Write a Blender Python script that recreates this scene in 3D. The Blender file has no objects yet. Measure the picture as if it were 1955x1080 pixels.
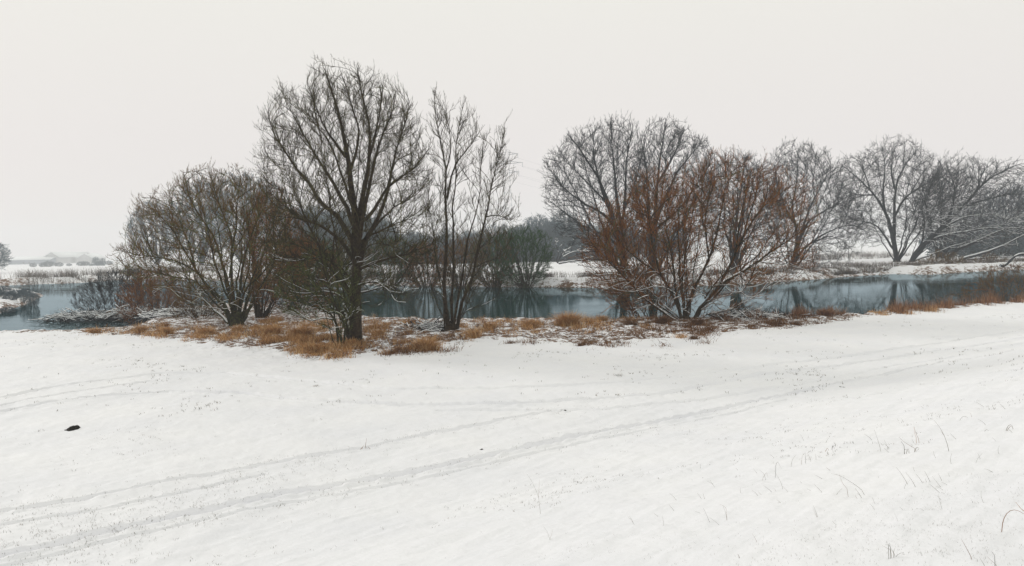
import bpy, math, time
import numpy as np
from mathutils import Matrix, Vector

T0 = time.time()
scene = bpy.context.scene
COL = scene.collection
rad = math.radians

# ------------------------------------------------------------------ camera
F = 1505.0                      # focal length in pixels of a 1955 px wide frame
CAMZ = 4.8
ROLL = rad(-1.17)
PITCH = math.atan(70.0 / F)
cam_data = bpy.data.cameras.new("camera")
cam_data.sensor_width = 36.0
cam_data.lens = 36.0 * F / 1955.0
cam_data.clip_start = 0.05
cam_data.clip_end = 6000
cam = bpy.data.objects.new("camera", cam_data)
COL.objects.link(cam)
CM = Matrix.Rotation(math.pi / 2 - PITCH, 4, 'X') @ Matrix.Rotation(ROLL, 4, 'Z')
CM.translation = (0, 0, CAMZ)
cam.matrix_world = CM
scene.camera = cam
R3 = np.array(CM.to_3x3())
CP = np.array([0, 0, CAMZ])

# ------------------------------------------------------------------ world, sun, exposure
SUN_EL, SUN_AZ = rad(22), rad(-55)          # azimuth from +Y towards +X
world = bpy.data.worlds.new("World")
scene.world = world
world.use_nodes = True
wn, wl = world.node_tree.nodes, world.node_tree.links
wn.clear()
w_out = wn.new("ShaderNodeOutputWorld")
w_bg = wn.new("ShaderNodeBackground")
w_bg.inputs["Strength"].default_value = 0.1
w_sky = wn.new("ShaderNodeTexSky")
w_sky.sky_type = 'NISHITA'
w_sky.sun_disc = False
w_sky.sun_elevation = SUN_EL
w_sky.sun_rotation = SUN_AZ
w_tc = wn.new("ShaderNodeTexCoord")
w_sep = wn.new("ShaderNodeSeparateXYZ")
w_ramp = wn.new("ShaderNodeValToRGB")
w_ramp.color_ramp.elements[0].position = 0.0
w_ramp.color_ramp.elements[0].color = (0.755, 0.708, 0.700, 1)
w_ramp.color_ramp.elements[1].position = 0.42
w_ramp.color_ramp.elements[1].color = (0.812, 0.808, 0.735, 1)
e = w_ramp.color_ramp.elements.new(0.13)
e.color = (0.775, 0.735, 0.715, 1)
w_noise = wn.new("ShaderNodeTexNoise")
w_noise.inputs["Scale"].default_value = 1.6
w_noise.inputs["Detail"].default_value = 3
w_nm = wn.new("ShaderNodeMapRange")
w_nm.inputs[3].default_value = 10.85
w_nm.inputs[4].default_value = 11.3
w_mul = wn.new("ShaderNodeVectorMath")
w_mul.operation = 'SCALE'
w_mix = wn.new("ShaderNodeMixRGB")
w_mix.inputs["Fac"].default_value = 0.97
wl.new(w_tc.outputs["Generated"], w_sep.inputs[0])
wl.new(w_sep.outputs["Z"], w_ramp.inputs[0])
wl.new(w_tc.outputs["Generated"], w_noise.inputs["Vector"])
wl.new(w_noise.outputs["Fac"], w_nm.inputs[0])
wl.new(w_ramp.outputs["Color"], w_mul.inputs[0])
wl.new(w_nm.outputs[0], w_mul.inputs["Scale"])
wl.new(w_sky.outputs[0], w_mix.inputs[1])
wl.new(w_mul.outputs[0], w_mix.inputs[2])
wl.new(w_mix.outputs[0], w_bg.inputs["Color"])
wl.new(w_bg.outputs[0], w_out.inputs["Surface"])

sun_data = bpy.data.lights.new("sun", 'SUN')
sun_data.energy = 1.25
sun_data.angle = rad(10)
sun_data.color = (1.0, 0.96, 0.93)
sun = bpy.data.objects.new("sun", sun_data)
COL.objects.link(sun)
sd = Vector((math.sin(SUN_AZ) * math.cos(SUN_EL), math.cos(SUN_AZ) * math.cos(SUN_EL), math.sin(SUN_EL)))
sun.rotation_euler = sd.to_track_quat('Z', 'Y').to_euler()
sun.location = (0, 0, 80)

vs = scene.view_settings
vs.view_transform = 'Standard'
vs.look = 'None'
vs.exposure = 0.0
vs.gamma = 1.0
scene.cycles.use_denoising = True
scene.cycles.denoiser = 'OPENIMAGEDENOISE'
scene.cycles.denoising_prefilter = 'ACCURATE'
scene.cycles.denoising_input_passes = 'RGB_ALBEDO_NORMAL'
scene.cycles.use_adaptive_sampling = False
scene.cycles.volume_bounces = 1
scene.cycles.max_bounces = 6
scene.cycles.diffuse_bounces = 3
scene.cycles.glossy_bounces = 3
scene.cycles.transparent_max_bounces = 8

HAZE_DENSITY = 0.00062

# ------------------------------------------------------------------ helpers
def rays(px):
    px = np.atleast_2d(np.asarray(px, float))
    d = np.stack([(px[:, 0] - 977.5) / F, -(px[:, 1] - 540.0) / F, -np.ones(len(px))], 1)
    return d @ R3.T

def at_depth(px, D):
    """points on the rays through pixels, at distance D along world +Y"""
    r = rays(px)
    return CP + r * (np.asarray(D, float).reshape(-1, 1) / r[:, 1:2])

def on_z(px, z):
    r = rays(px)
    t = (z - CAMZ) / np.minimum(r[:, 2:3], -1e-4)
    return CP + r * t

def project(P):
    q = (P - CP) @ R3
    w = np.minimum(q[..., 2], -1e-3)
    return q[..., 0] / -w * F + 977.5, 540.0 - q[..., 1] / -w * F

def norm(v):
    return v / np.maximum(np.linalg.norm(v, axis=-1, keepdims=True), 1e-9)

_perm = np.random.RandomState(7).permutation(512)
_perm = np.concatenate([_perm, _perm])
_ga = np.random.RandomState(8).uniform(0, 2 * np.pi, 512)
_gx, _gy = np.cos(_ga), np.sin(_ga)
def noise2(x, y):
    xi, yi = np.floor(x).astype(int), np.floor(y).astype(int)
    xf, yf = x - xi, y - yi
    u, v = xf * xf * xf * (xf * (xf * 6 - 15) + 10), yf * yf * yf * (yf * (yf * 6 - 15) + 10)
    def g(i, j, dx, dy):
        h = _perm[_perm[(xi + i) & 511] + ((yi + j) & 511)]
        return _gx[h] * dx + _gy[h] * dy
    a = g(0, 0, xf, yf); b = g(1, 0, xf - 1, yf)
    c = g(0, 1, xf, yf - 1); d = g(1, 1, xf - 1, yf - 1)
    return (a + (b - a) * u) * (1 - v) + (c + (d - c) * u) * v
def fbm(x, y, o=4):
    s, a, t = 0, 1.0, 0
    for i in range(o):
        s = s + a * noise2(x * 2 ** i + 17.3 * i, y * 2 ** i - 9.1 * i); t += a; a *= 0.5
    return s / t * 1.6
def sstep(a, b, x):
    t = np.clip((x - a) / (b - a), 0, 1)
    return t * t * (3 - 2 * t)

def poly_sd(x, y, poly):
    """signed distance to a closed polygon, negative inside"""
    shp = x.shape
    x = x.ravel(); y = y.ravel()
    d2 = np.full(x.shape, 1e18); inside = np.zeros(x.shape, bool)
    n = len(poly)
    for i in range(n):
        ax, ay = poly[i]; bx, by = poly[(i + 1) % n]
        ex, ey = bx - ax, by - ay
        wx, wy = x - ax, y - ay
        t = np.clip((wx * ex + wy * ey) / (ex * ex + ey * ey + 1e-12), 0, 1)
        d2 = np.minimum(d2, (wx - ex * t) ** 2 + (wy - ey * t) ** 2)
        c = ((ay > y) != (by > y))
        if by != ay:
            inside ^= c & (x < (bx - ax) * (y - ay) / (by - ay) + ax)
    d = np.sqrt(d2)
    return np.where(inside, -d, d).reshape(shp)
def line_d(x, y, pl):
    shp = x.shape
    x = x.ravel(); y = y.ravel()
    d2 = np.full(x.shape, 1e18); s = np.zeros(x.shape); al = np.zeros(x.shape); acc = 0
    for i in range(len(pl) - 1):
        ax, ay = pl[i]; bx, by = pl[i + 1]
        ex, ey = bx - ax, by - ay
        L = math.hypot(ex, ey)
        wx, wy = x - ax, y - ay
        t = np.clip((wx * ex + wy * ey) / (L * L + 1e-12), 0, 1)
        q = (wx - ex * t) ** 2 + (wy - ey * t) ** 2
        m = q < d2
        d2 = np.where(m, q, d2)
        s = np.where(m, np.sign(ex * wy - ey * wx), s)
        al = np.where(m, acc + t * L, al)
        acc += L
    return np.sqrt(d2).reshape(shp), s.reshape(shp), al.reshape(shp)

# ------------------------------------------------------------------ terrain shape
WZ = -1.0
near_px = [(-900, 640), (-300, 636), (0, 633), (120, 632), (215, 629), (248, 614), (300, 596), (400, 583), (500, 578), (600, 590),
           (690, 604), (760, 609), (860, 611), (1000, 611), (1100, 612), (1300, 610), (1420, 608), (1520, 605), (1620, 602), (1700, 594),
           (1800, 586), (1900, 577), (1955, 572), (2300, 556)]
far_px = [(2700, 508), (2200, 508), (1955, 514), (1850, 519), (1780, 524), (1700, 523), (1620, 528), (1550, 534), (1450, 541),
          (1300, 547), (1150, 549), (1000, 548), (850, 546), (700, 543), (500, 538), (350, 534), (230, 534), (150, 540), (0, 545), (-500, 556), (-1300, 575)]
NEAR = on_z(near_px, -0.1)[:, :2]
NEAR = NEAR * (1 + 2.0 / np.linalg.norm(NEAR, axis=1, keepdims=True))
FAR = on_z(far_px, WZ)[:, :2]
RIVER = np.concatenate([NEAR, FAR])
isl_px = [(-500, 640), (-120, 606), (0, 600), (20, 590), (50, 581), (72, 570), (84, 564), (60, 557), (0, 553), (-500, 552)]
ISLAND = on_z(isl_px, WZ)[:, :2]
edge_px = [(-900, 640), (0, 637), (120, 638), (240, 646), (350, 658), (450, 670), (560, 686), (640, 691), (720, 680), (830, 671), (900, 655),
           (1000, 652), (1120, 668), (1250, 655), (1400, 637), (1550, 628), (1700, 606), (1800, 596), (1955, 580), (2300, 560)]
EDGE = on_z(edge_px, 0.0)[:, :2]
LITTER = np.concatenate([EDGE, NEAR[::-1]])
pyth = (28.5, 26.5)

def terrain_base(x, y):
    u = (-0.68 * x + 0.73 * y)
    z = 3.2 * (1 - sstep(-3, 13.5, u)) + 0.25 * sstep(0, -14, u)
    r = np.hypot(x, y)
    sr = poly_sd(x, y, RIVER); si = poly_sd(x, y, ISLAND)
    wat = np.maximum(sr, -si)                      # negative in the water
    nr = fbm(x * 0.5, y * 0.5, 3)
    w2 = wat + 0.5 * nr
    bank = sstep(0.0, 1.0, (w2) / 2.2)
    top = z + np.where(si < 2, -0.45, 0)
    zl = WZ - 0.08 + (top - WZ + 0.08) * bank
    zw = WZ - 0.08 - np.clip(-w2 * 0.35, 0, 0.8)
    z = np.where(w2 > 0, zl, zw)
    far = sstep(100, 180, y + 0 * x) * sstep(3, 20, wat)
    z = z + far * (0.35 * fbm(x * 0.02, y * 0.02, 2))
    z = z - sstep(320, 600, y) * sstep(-60, -160, x) * 5.0
    z = np.where((wat > 3) & (y > 700), z + sstep(700, 1600, r) * 2.5, z)
    return z, wat, sr

TRACKS = [
    ([(-250, 1120), (0, 1060), (150, 1024), (350, 984), (550, 940), (720, 914), (850, 890), (980, 860), (1100, 833), (1250, 806), (1340, 789), (1500, 754), (1650, 722), (1800, 692), (1955, 668), (2200, 630)], 0.11, 0.12, 1.0),
    ([(-250, 1140), (0, 1080), (150, 1042), (350, 1002), (550, 958), (720, 931), (850, 905), (980, 874), (1100, 846), (1250, 818), (1500, 764)], 0.06, 0.04, 0.8),
    ([(-250, 1020), (0, 974), (200, 944), (345, 914), (420, 903), (500, 888), (600, 870), (690, 856), (850, 822), (960, 801), (1075, 783)], 0.09, 0.09, 0.8),
    ([(-250, 1045), (0, 1000), (200, 968), (345, 940), (500, 905)], 0.06, 0.05, 0.8),
    ([(-200, 800), (0, 759), (100, 738), (200, 724), (310, 712), (430, 711), (600, 728), (750, 742), (900, 741), (1050, 737), (1180, 730), (1340, 713), (1500, 694), (1700, 668), (1955, 628)], 0.14, 0.08, 0.5),
    ([(-200, 815), (0, 774), (100, 753), (200, 739), (300, 727)], 0.10, 0.07, 0.5),
    ([(-200, 828), (0, 786), (100, 768), (200, 756), (330, 746), (460, 750), (600, 764), (760, 772), (970, 771), (1100, 764), (1240, 753), (1320, 742), (1450, 716), (1600, 698), (1800, 668), (1955, 645)], 0.14, 0.10, 0.6),
    ([(840, 782), (1000, 782), (1140, 782), (1300, 768), (1500, 738), (1700, 700), (1955, 655)], 0.12, 0.06, 0.6),
    ([(1500, 780), (1700, 745), (1955, 700)], 0.09, 0.05, 0.6),
]

def raycast(px, n=260, tmin=3.0, tmax=260.0):
    r = rays(px); r = r / r[:, 1:2]
    ts = np.geomspace(tmin, tmax, n)
    X = r[:, 0:1] * ts; Y = r[:, 1:2] * ts; Z = CAMZ + r[:, 2:3] * ts
    tz = terrain_base(X, Y)[0]
    hit = Z <= np.maximum(tz, WZ)
    i = np.where(hit.any(1), hit.argmax(1), n - 1)
    i0 = np.maximum(i - 1, 0)
    k = np.arange(len(i))
    a = Z[k, i0] - tz[k, i0]; b = tz[k, i] - Z[k, i]
    f = np.clip(a / np.maximum(a + b, 1e-6), 0, 1)
    t = ts[i0] + (ts[i] - ts[i0]) * f
    return np.stack([r[:, 0] * t, t], 1)

TR_W = [(raycast(t[0]), t[1], t[2], t[3]) for t in TRACKS]

def ground_z(x, y):
    return terrain_full(np.asarray(x, float), np.asarray(y, float))[0]

def terrain_full(x, y):
    z, wat, sr = terrain_base(x, y)
    lit = np.clip(-poly_sd(x, y, LITTER) / 2.2 + 0.35 + 0.55 * fbm(x * 0.45 + 5, y * 0.45, 3), 0, 1)
    lit = np.where((y < 32) | (wat < -2), 0, lit)
    r = np.hypot(x, y)
    farbank = (1 - sstep(4, 18, wat)) * (y > 75) * 1.0
    farbank = np.where((poly_sd(x, y, LITTER) < 2), 0, farbank)
    lit = np.maximum(lit, farbank * np.clip(0.72 + 1.1 * fbm(x * 0.22, y * 0.22, 4), 0, 1.1))
    lit = np.maximum(lit, (wat < 0.9 + 0.5 * fbm(x * 0.3, y * 0.3, 2)) * (y > 75) * 1.0)
    land = sstep(-0.3, 0.6, wat)
    near = 1 - sstep(70, 160, r)
    # rough bank, uneven meadow
    z = z + (y > 80) * land * sstep(30, 8, wat) * (0.35 * fbm(x * 0.25, y * 0.25, 3) + 0.15)
    z = z + land * lit * (0.16 * fbm(x * 1.1, y * 1.1, 4) + 0.05)
    z = z + land * near * (0.07 * fbm(x * 0.45, y * 0.45, 4) + 0.028 * fbm(x * 1.9 + 3, y * 1.9, 3) + 0.006 * fbm(x * 5, y * 5, 3) * (r < 45))
    # wind ripples along the contours of the dike
    a = (x * 0.73 + y * 0.68); b = (-0.68 * x + 0.73 * y)
    rip = fbm(a * 0.55, b * 2.6, 4)
    m = 1 - sstep(10, 26, b)
    z = z + m * (0.042 * rip) * (r < 80)
    gr = np.zeros_like(z)
    for pl, w, dep, fl in TR_W:
        d, s, al = line_d(x, y, pl)
        wob = 0.10 * noise2(al * 0.5, al * 0 + 3.3)
        dd = d * np.where(s == 0, 1, s) + wob
        v = 0.8 + 0.5 * noise2(al * 1.3 + 7, al * 0) + 0.2 * noise2(al * 5.5, dd * 4) + 0.12 * noise2(al * 14, dd * 6)
        dd = dd + 0.025 * noise2(al * 3.1 + 40, al * 0) 
        z = z - 1.45 * dep * v * np.exp(-(dd / w) ** 4) + dep * (0.3 + 0.5 * noise2(al * 4.0, dd * 5 + 9)) * np.exp(-((np.abs(dd) - 1.75 * w) / (0.6 * w)) ** 2)
        gr = np.maximum(gr, fl * np.exp(-((dd + 0.5 * w) / (0.8 * w)) ** 2) * (r < 70))
    return z, lit, gr, wat

# ------------------------------------------------------------------ materials
def mat(name):
    m = bpy.data.materials.new(name); m.use_nodes = True
    nt = m.node_tree; nt.nodes.clear()
    o = nt.nodes.new("ShaderNodeOutputMaterial"); b = nt.nodes.new("ShaderNodeBsdfPrincipled")
    nt.links.new(b.outputs[0], o.inputs["Surface"])
    return m, nt, b
def N(nt, t, **kw):
    n = nt.nodes.new(t)
    for k, v in kw.items():
        if k.startswith("i_"):
            n.inputs[k[2:].replace("_", " ")].default_value = v
        else:
            setattr(n, k, v)
    return n
def ramp(nt, src, stops):
    r = nt.nodes.new("ShaderNodeValToRGB")
    el = r.color_ramp.elements
    while len(el) < len(stops): el.new(0.5)
    for e_, (p, c) in zip(el, stops):
        e_.position = p; e_.color = (*c, 1)
    nt.links.new(src, r.inputs[0])
    return r.outputs[0]

def simple_mat(name, stops, scale=3.0, rough=0.9, island=False, snow=0.0):
    m, nt, b = mat(name)
    b.inputs["Roughness"].default_value = rough
    b.inputs["Specular IOR Level"].default_value = 0.15
    geo = N(nt, "ShaderNodeNewGeometry")
    if island:
        src = geo.outputs["Random Per Island"]
    else:
        n = N(nt, "ShaderNodeTexNoise", i_Scale=scale, i_Detail=4.0)
        nt.links.new(geo.outputs["Position"], n.inputs["Vector"])
        src = n.outputs["Fac"]
    c = ramp(nt, src, stops)
    if snow > 0:
        sep = N(nt, "ShaderNodeSeparateXYZ")
        nt.links.new(geo.outputs["Normal"], sep.inputs[0])
        n2 = N(nt, "ShaderNodeTexNoise", i_Scale=6.0, i_Detail=3.0)
        nt.links.new(geo.outputs["Position"], n2.inputs["Vector"])
        ad = N(nt, "ShaderNodeMath", operation='MULTIPLY_ADD')
        nt.links.new(n2.outputs["Fac"], ad.inputs[0]); ad.inputs[1].default_value = 0.9
        nt.links.new(sep.outputs["Z"], ad.inputs[2])
        mr = N(nt, "ShaderNodeMapRange")
        nt.links.new(ad.outputs[0], mr.inputs[0])
        mr.inputs[1].default_value = 1.25 - snow; mr.inputs[2].default_value = 1.35 - snow
        mx = N(nt, "ShaderNodeMixRGB")
        nt.links.new(mr.outputs[0], mx.inputs[0]); nt.links.new(c, mx.inputs[1])
        mx.inputs[2].default_value = (0.8, 0.82, 0.85, 1)
        c = mx.outputs[0]
    nt.links.new(c, b.inputs["Base Color"])
    return m

# terrain material
M_GROUND, nt, b = mat("snow_ground")
b.inputs["Roughness"].default_value = 0.65
b.inputs["Specular IOR Level"].default_value = 0.25
geo = N(nt, "ShaderNodeNewGeometry")
def tex(scale, detail=4.0, rough=0.55):
    n = N(nt, "ShaderNodeTexNoise", i_Scale=scale, i_Detail=detail, i_Roughness=rough)
    nt.links.new(geo.outputs["Position"], n.inputs["Vector"]); return n.outputs["Fac"]
def math_(op, a, b_=None, c=None):
    n = N(nt, "ShaderNodeMath", operation=op)
    for i, v in enumerate((a, b_, c)):
        if v is None: continue
        if isinstance(v, (int, float)): n.inputs[i].default_value = v
        else: nt.links.new(v, n.inputs[i])
    return n.outputs[0]
def mrange(src, a, b_, c=0.0, d=1.0):
    n = N(nt, "ShaderNodeMapRange"); nt.links.new(src, n.inputs[0])
    for i, v in zip((1, 2, 3, 4), (a, b_, c, d)): n.inputs[i].default_value = v
    return n.outputs[0]
lit_a = N(nt, "ShaderNodeAttribute", attribute_name="litter").outputs["Fac"]
gr_a = N(nt, "ShaderNodeAttribute", attribute_name="rut").outputs["Fac"]
n1 = tex(1.7, 6, 0.7); n2 = tex(9, 4, 0.65)
mixn = math_('MULTIPLY_ADD', n2, 0.45, math_('MULTIPLY', n1, 0.75))      # ~0.6
th = math_('MULTIPLY_ADD', lit_a, 0.36, mixn)
lm = mrange(th, 0.925, 0.96)
rut_n = tex(14, 5, 0.75)
rm = mrange(math_('MULTIPLY_ADD', gr_a, 0.26, rut_n), 0.80, 0.86, 0.0, 0.55)
sp = tex(26, 3, 0.6); sp2 = tex(1.1, 2)
sm_ = math_('MULTIPLY', mrange(sp, 0.70, 0.76, 0.0, 0.5), mrange(sp2, 0.48, 0.6))
litc = ramp(nt, tex(7, 5), [(0.25, (0.022, 0.018, 0.012)), (0.45, (0.09, 0.045, 0.022)), (0.62, (0.20, 0.10, 0.045)), (0.8, (0.06, 0.05, 0.03))])
grc = ramp(nt, tex(20, 3), [(0.3, (0.05, 0.055, 0.05)), (0.7, (0.16, 0.17, 0.14))])
snc = ramp(nt, tex(0.35, 3), [(0.3, (0.81, 0.815, 0.86)), (0.7, (0.865, 0.865, 0.895))])
mx1 = N(nt, "ShaderNodeMixRGB"); nt.links.new(math_('MAXIMUM', rm, sm_), mx1.inputs[0]); nt.links.new(snc, mx1.inputs[1]); nt.links.new(grc, mx1.inputs[2])
mx2 = N(nt, "ShaderNodeMixRGB"); nt.links.new(lm, mx2.inputs[0]); nt.links.new(mx1.outputs[0], mx2.inputs[1]); nt.links.new(litc, mx2.inputs[2])
nt.links.new(mx2.outputs[0], b.inputs["Base Color"])
bp = N(nt, "ShaderNodeBump"); bp.inputs["Strength"].default_value = 0.55; bp.inputs["Distance"].default_value = 0.04
nt.links.new(math_('MULTIPLY_ADD', tex(22, 5, 0.7), 0.5, tex(4.5, 4, 0.6)), bp.inputs["Height"])
nt.links.new(bp.outputs[0], b.inputs["Normal"])

# water
M_WATER, nt, b = mat("river_water")
nt.nodes.remove(b)
wout = [n for n in nt.nodes if n.type == 'OUTPUT_MATERIAL'][0]
geo = N(nt, "ShaderNodeNewGeometry")
mp = N(nt, "ShaderNodeMapping"); mp.inputs["Scale"].default_value = (0.35, 1.0, 1.0)
mp.inputs["Rotation"].default_value = (0, 0, rad(-18))
nt.links.new(geo.outputs["Position"], mp.inputs["Vector"])
na = N(nt, "ShaderNodeTexNoise", i_Scale=1.6, i_Detail=3.0); nt.links.new(mp.outputs[0], na.inputs["Vector"])
mp2 = N(nt, "ShaderNodeMapping"); mp2.inputs["Scale"].default_value = (0.025, 0.16, 1.0); mp2.inputs["Rotation"].default_value = (0, 0, rad(-14))
nt.links.new(geo.outputs["Position"], mp2.inputs["Vector"])
nb = N(nt, "ShaderNodeTexNoise", i_Scale=1.0, i_Detail=3.0); nt.links.new(mp2.outputs[0], nb.inputs["Vector"])
gate = mrange(nb.outputs["Fac"], 0.42, 0.62, 0.08, 1.3)
bp = N(nt, "ShaderNodeBump"); bp.inputs["Distance"].default_value = 0.010
nt.links.new(gate, bp.inputs["Strength"]); nt.links.new(na.outputs["Fac"], bp.inputs["Height"])
gl = N(nt, "ShaderNodeBsdfGlossy"); gl.inputs["Roughness"].default_value = 0.035; gl.inputs["Color"].default_value = (0.50, 0.615, 0.68, 1)
df = N(nt, "ShaderNodeBsdfDiffuse"); df.inputs["Color"].default_value = (0.008, 0.035, 0.036, 1)
nt.links.new(bp.outputs[0], gl.inputs["Normal"])
fr = N(nt, "ShaderNodeFresnel"); fr.inputs["IOR"].default_value = 1.33
nt.links.new(bp.outputs[0], fr.inputs["Normal"])
ms = N(nt, "ShaderNodeMixShader")
nt.links.new(fr.outputs[0], ms.inputs[0]); nt.links.new(df.outputs[0], ms.inputs[1]); nt.links.new(gl.outputs[0], ms.inputs[2])
nt.links.new(ms.outputs[0], wout.inputs["Surface"])

M_SNOW = simple_mat("branch_snow", [(0.3, (0.80, 0.82, 0.85)), (0.7, (0.88, 0.89, 0.9))], 4)
M_BARK = simple_mat("dark_bark", [(0.3, (0.014, 0.010, 0.007)), (0.55, (0.042, 0.029, 0.018)), (0.75, (0.075, 0.06, 0.032))], 9)
M_BARKG = simple_mat("mossy_bark", [(0.3, (0.012, 0.012, 0.007)), (0.52, (0.04, 0.036, 0.018)), (0.72, (0.09, 0.095, 0.035))], 5)
M_BIRCH = simple_mat("snow_plastered_bark", [(0.44, (0.03, 0.035, 0.03)), (0.5, (0.2, 0.22, 0.2)), (0.56, (0.75, 0.77, 0.78))], 9)
M_TWD = simple_mat("dark_twigs", [(0.1, (0.018, 0.014, 0.009)), (0.6, (0.048, 0.036, 0.020)), (0.95, (0.10, 0.092, 0.032))], island=True)
M_TWG = simple_mat("olive_twigs", [(0.1, (0.022, 0.024, 0.009)), (0.6, (0.062, 0.068, 0.020)), (0.95, (0.14, 0.155, 0.045))], island=True)
M_TWR = simple_mat("russet_twigs", [(0.05, (0.045, 0.020, 0.008)), (0.5, (0.16, 0.054, 0.014)), (0.95, (0.32, 0.125, 0.03))], island=True)
M_TWB = simple_mat("red_brown_twigs", [(0.05, (0.042, 0.022, 0.008)), (0.5, (0.12, 0.056, 0.016)), (0.95, (0.19, 0.125, 0.032))], island=True)
M_TWS = simple_mat("slate_twigs", [(0.05, (0.016, 0.020, 0.026)), (0.6, (0.035, 0.042, 0.052)), (0.95, (0.065, 0.07, 0.075))], island=True)
M_TWW = simple_mat("haze_tinted_twigs", [(0.05, (0.085, 0.125, 0.15)), (0.95, (0.16, 0.205, 0.235))], island=True)  # distance haze painted into the twig colour: lighter and bluer for the far wood
M_TWV = simple_mat("blue_slate_twigs", [(0.05, (0.035, 0.05, 0.068)), (0.95, (0.075, 0.095, 0.12))], island=True)  # darker slate variant, blue of the haze also mixed into the colour
M_BARKS = simple_mat("slate_bark", [(0.3, (0.012, 0.015, 0.020)), (0.7, (0.045, 0.05, 0.058))], 4)
M_TWN = simple_mat("bottle_green_twigs", [(0.05, (0.010, 0.035, 0.014)), (0.6, (0.028, 0.078, 0.026)), (0.95, (0.07, 0.15, 0.045))], island=True)
M_GRO = simple_mat("orange_dry_grass", [(0.0, (0.12, 0.05, 0.015)), (0.3, (0.36, 0.17, 0.058)), (0.65, (0.60, 0.33, 0.13)), (1.0, (0.78, 0.60, 0.36))], island=True, rough=0.8)
M_GRB = simple_mat("brown_dry_weeds", [(0.0, (0.035, 0.018, 0.010)), (0.5, (0.13, 0.06, 0.028)), (1.0, (0.30, 0.16, 0.075))], island=True, rough=0.8)
M_GRR = simple_mat("reddish_reed", [(0.0, (0.08, 0.035, 0.025)), (0.5, (0.22, 0.10, 0.055)), (1.0, (0.42, 0.25, 0.13))], island=True, rough=0.8)
M_REED = simple_mat("grey_reed", [(0.0, (0.06, 0.055, 0.06)), (0.6, (0.14, 0.12, 0.11)), (1.0, (0.25, 0.21, 0.17))], island=True, rough=0.9)
M_STEM = simple_mat("grey_green_stems", [(0.0, (0.07, 0.075, 0.06)), (0.6, (0.20, 0.20, 0.16)), (1.0, (0.36, 0.30, 0.26))], island=True, rough=0.8)
M_SOIL = simple_mat("bare_soil", [(0.3, (0.006, 0.006, 0.006)), (0.7, (0.03, 0.026, 0.022))], 25, snow=-0.1)
M_STEEL = simple_mat("galvanised_steel", [(0.3, (0.10, 0.12, 0.15)), (0.7, (0.16, 0.18, 0.2))], 2)
M_WALL = simple_mat("pale_render", [(0.3, (0.50, 0.50, 0.50)), (0.7, (0.6, 0.6, 0.6))], 0.5)
M_SHED = simple_mat("haze_paled_board", [(0.3, (0.28, 0.31, 0.35)), (0.7, (0.34, 0.37, 0.41))], 0.8)  # boards paled in the base colour so the shed fades like distant haze
M_GLASS = simple_mat("dark_window", [(0.3, (0.05, 0.06, 0.07)), (0.7, (0.08, 0.09, 0.1))], 1, rough=0.2)

# ------------------------------------------------------------------ mesh building
def mesh_obj(name, V, Fa, mats, parent=None, loc=None, smooth=True, midx=None):
    """V (n,3) in world coordinates; Fa (m,k) face indices with one k; origin moved to loc"""
    loc = np.zeros(3) if loc is None else np.asarray(loc, float)
    me = bpy.data.meshes.new(name)
    V = np.asarray(V, np.float32) - loc.astype(np.float32)
    Fs = Fa if isinstance(Fa, list) else [Fa]
    tot = sum(f.size for f in Fs); nf = sum(len(f) for f in Fs)
    me.vertices.add(len(V)); me.vertices.foreach_set("co", V.ravel())
    me.loops.add(tot); me.polygons.add(nf)
    me.loops.foreach_set("vertex_index", np.concatenate([f.ravel() for f in Fs]).astype(np.int32))
    cnt = np.concatenate([np.full(len(f), f.shape[1]) for f in Fs])
    me.polygons.foreach_set("loop_start", np.concatenate([[0], np.cumsum(cnt)[:-1]]).astype(np.int32))
    if smooth: me.polygons.foreach_set("use_smooth", np.ones(nf, bool))
    for m in (mats if isinstance(mats, (list, tuple)) else [mats]): me.materials.append(m)
    if midx is not None: me.polygons.foreach_set("material_index", midx.astype(np.int32))
    me.update(calc_edges=True)
    o = bpy.data.objects.new(name, me)
    COL.objects.link(o)
    if parent is not None: o.parent = parent
    else: o.location = loc
    return o

def tag(o, label=None, cat=None, group=None, kind=None):
    if label: o["label"] = label
    if cat: o["category"] = cat
    if group: o["group"] = group
    if kind: o["kind"] = kind
    return o
def empty(name, loc, label, cat, group=None):
    o = bpy.data.objects.new(name, None); COL.objects.link(o)
    o.location = loc; o.empty_display_size = 0.2
    return tag(o, label, cat, group)

def tube_arrays(P, R, m, base=0):
    n, k, _ = P.shape
    T = norm(np.gradient(P, axis=1))
    ch = norm(P[:, -1] - P[:, 0])
    aux = np.where(np.abs(ch[:, 2:3]) > 0.8, np.array([[1.0, 0.13, 0]]), np.array([[0.05, 0.0, 1.0]]))
    ref = norm(np.cross(ch, aux))[:, None, :]
    N1 = norm(ref - (ref * T).sum(-1, keepdims=True) * T)
    N2 = np.cross(T, N1)
    a = np.arange(m) * 2 * np.pi / m
    V = P[:, :, None, :] + R[:, :, None, None] * (np.cos(a)[None, None, :, None] * N1[:, :, None, :] + np.sin(a)[None, None, :, None] * N2[:, :, None, :])
    V = V.reshape(-1, 3)
    idx = (np.arange(n)[:, None, None] * k + np.arange(k - 1)[None, :, None]) * m + np.arange(m)[None, None, :]
    nxt = (np.arange(n)[:, None, None] * k + np.arange(k - 1)[None, :, None]) * m + ((np.arange(m) + 1) % m)[None, None, :]
    Fc = np.stack([idx, nxt, nxt + m, idx + m], -1).reshape(-1, 4) + base
    return V, Fc

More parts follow.
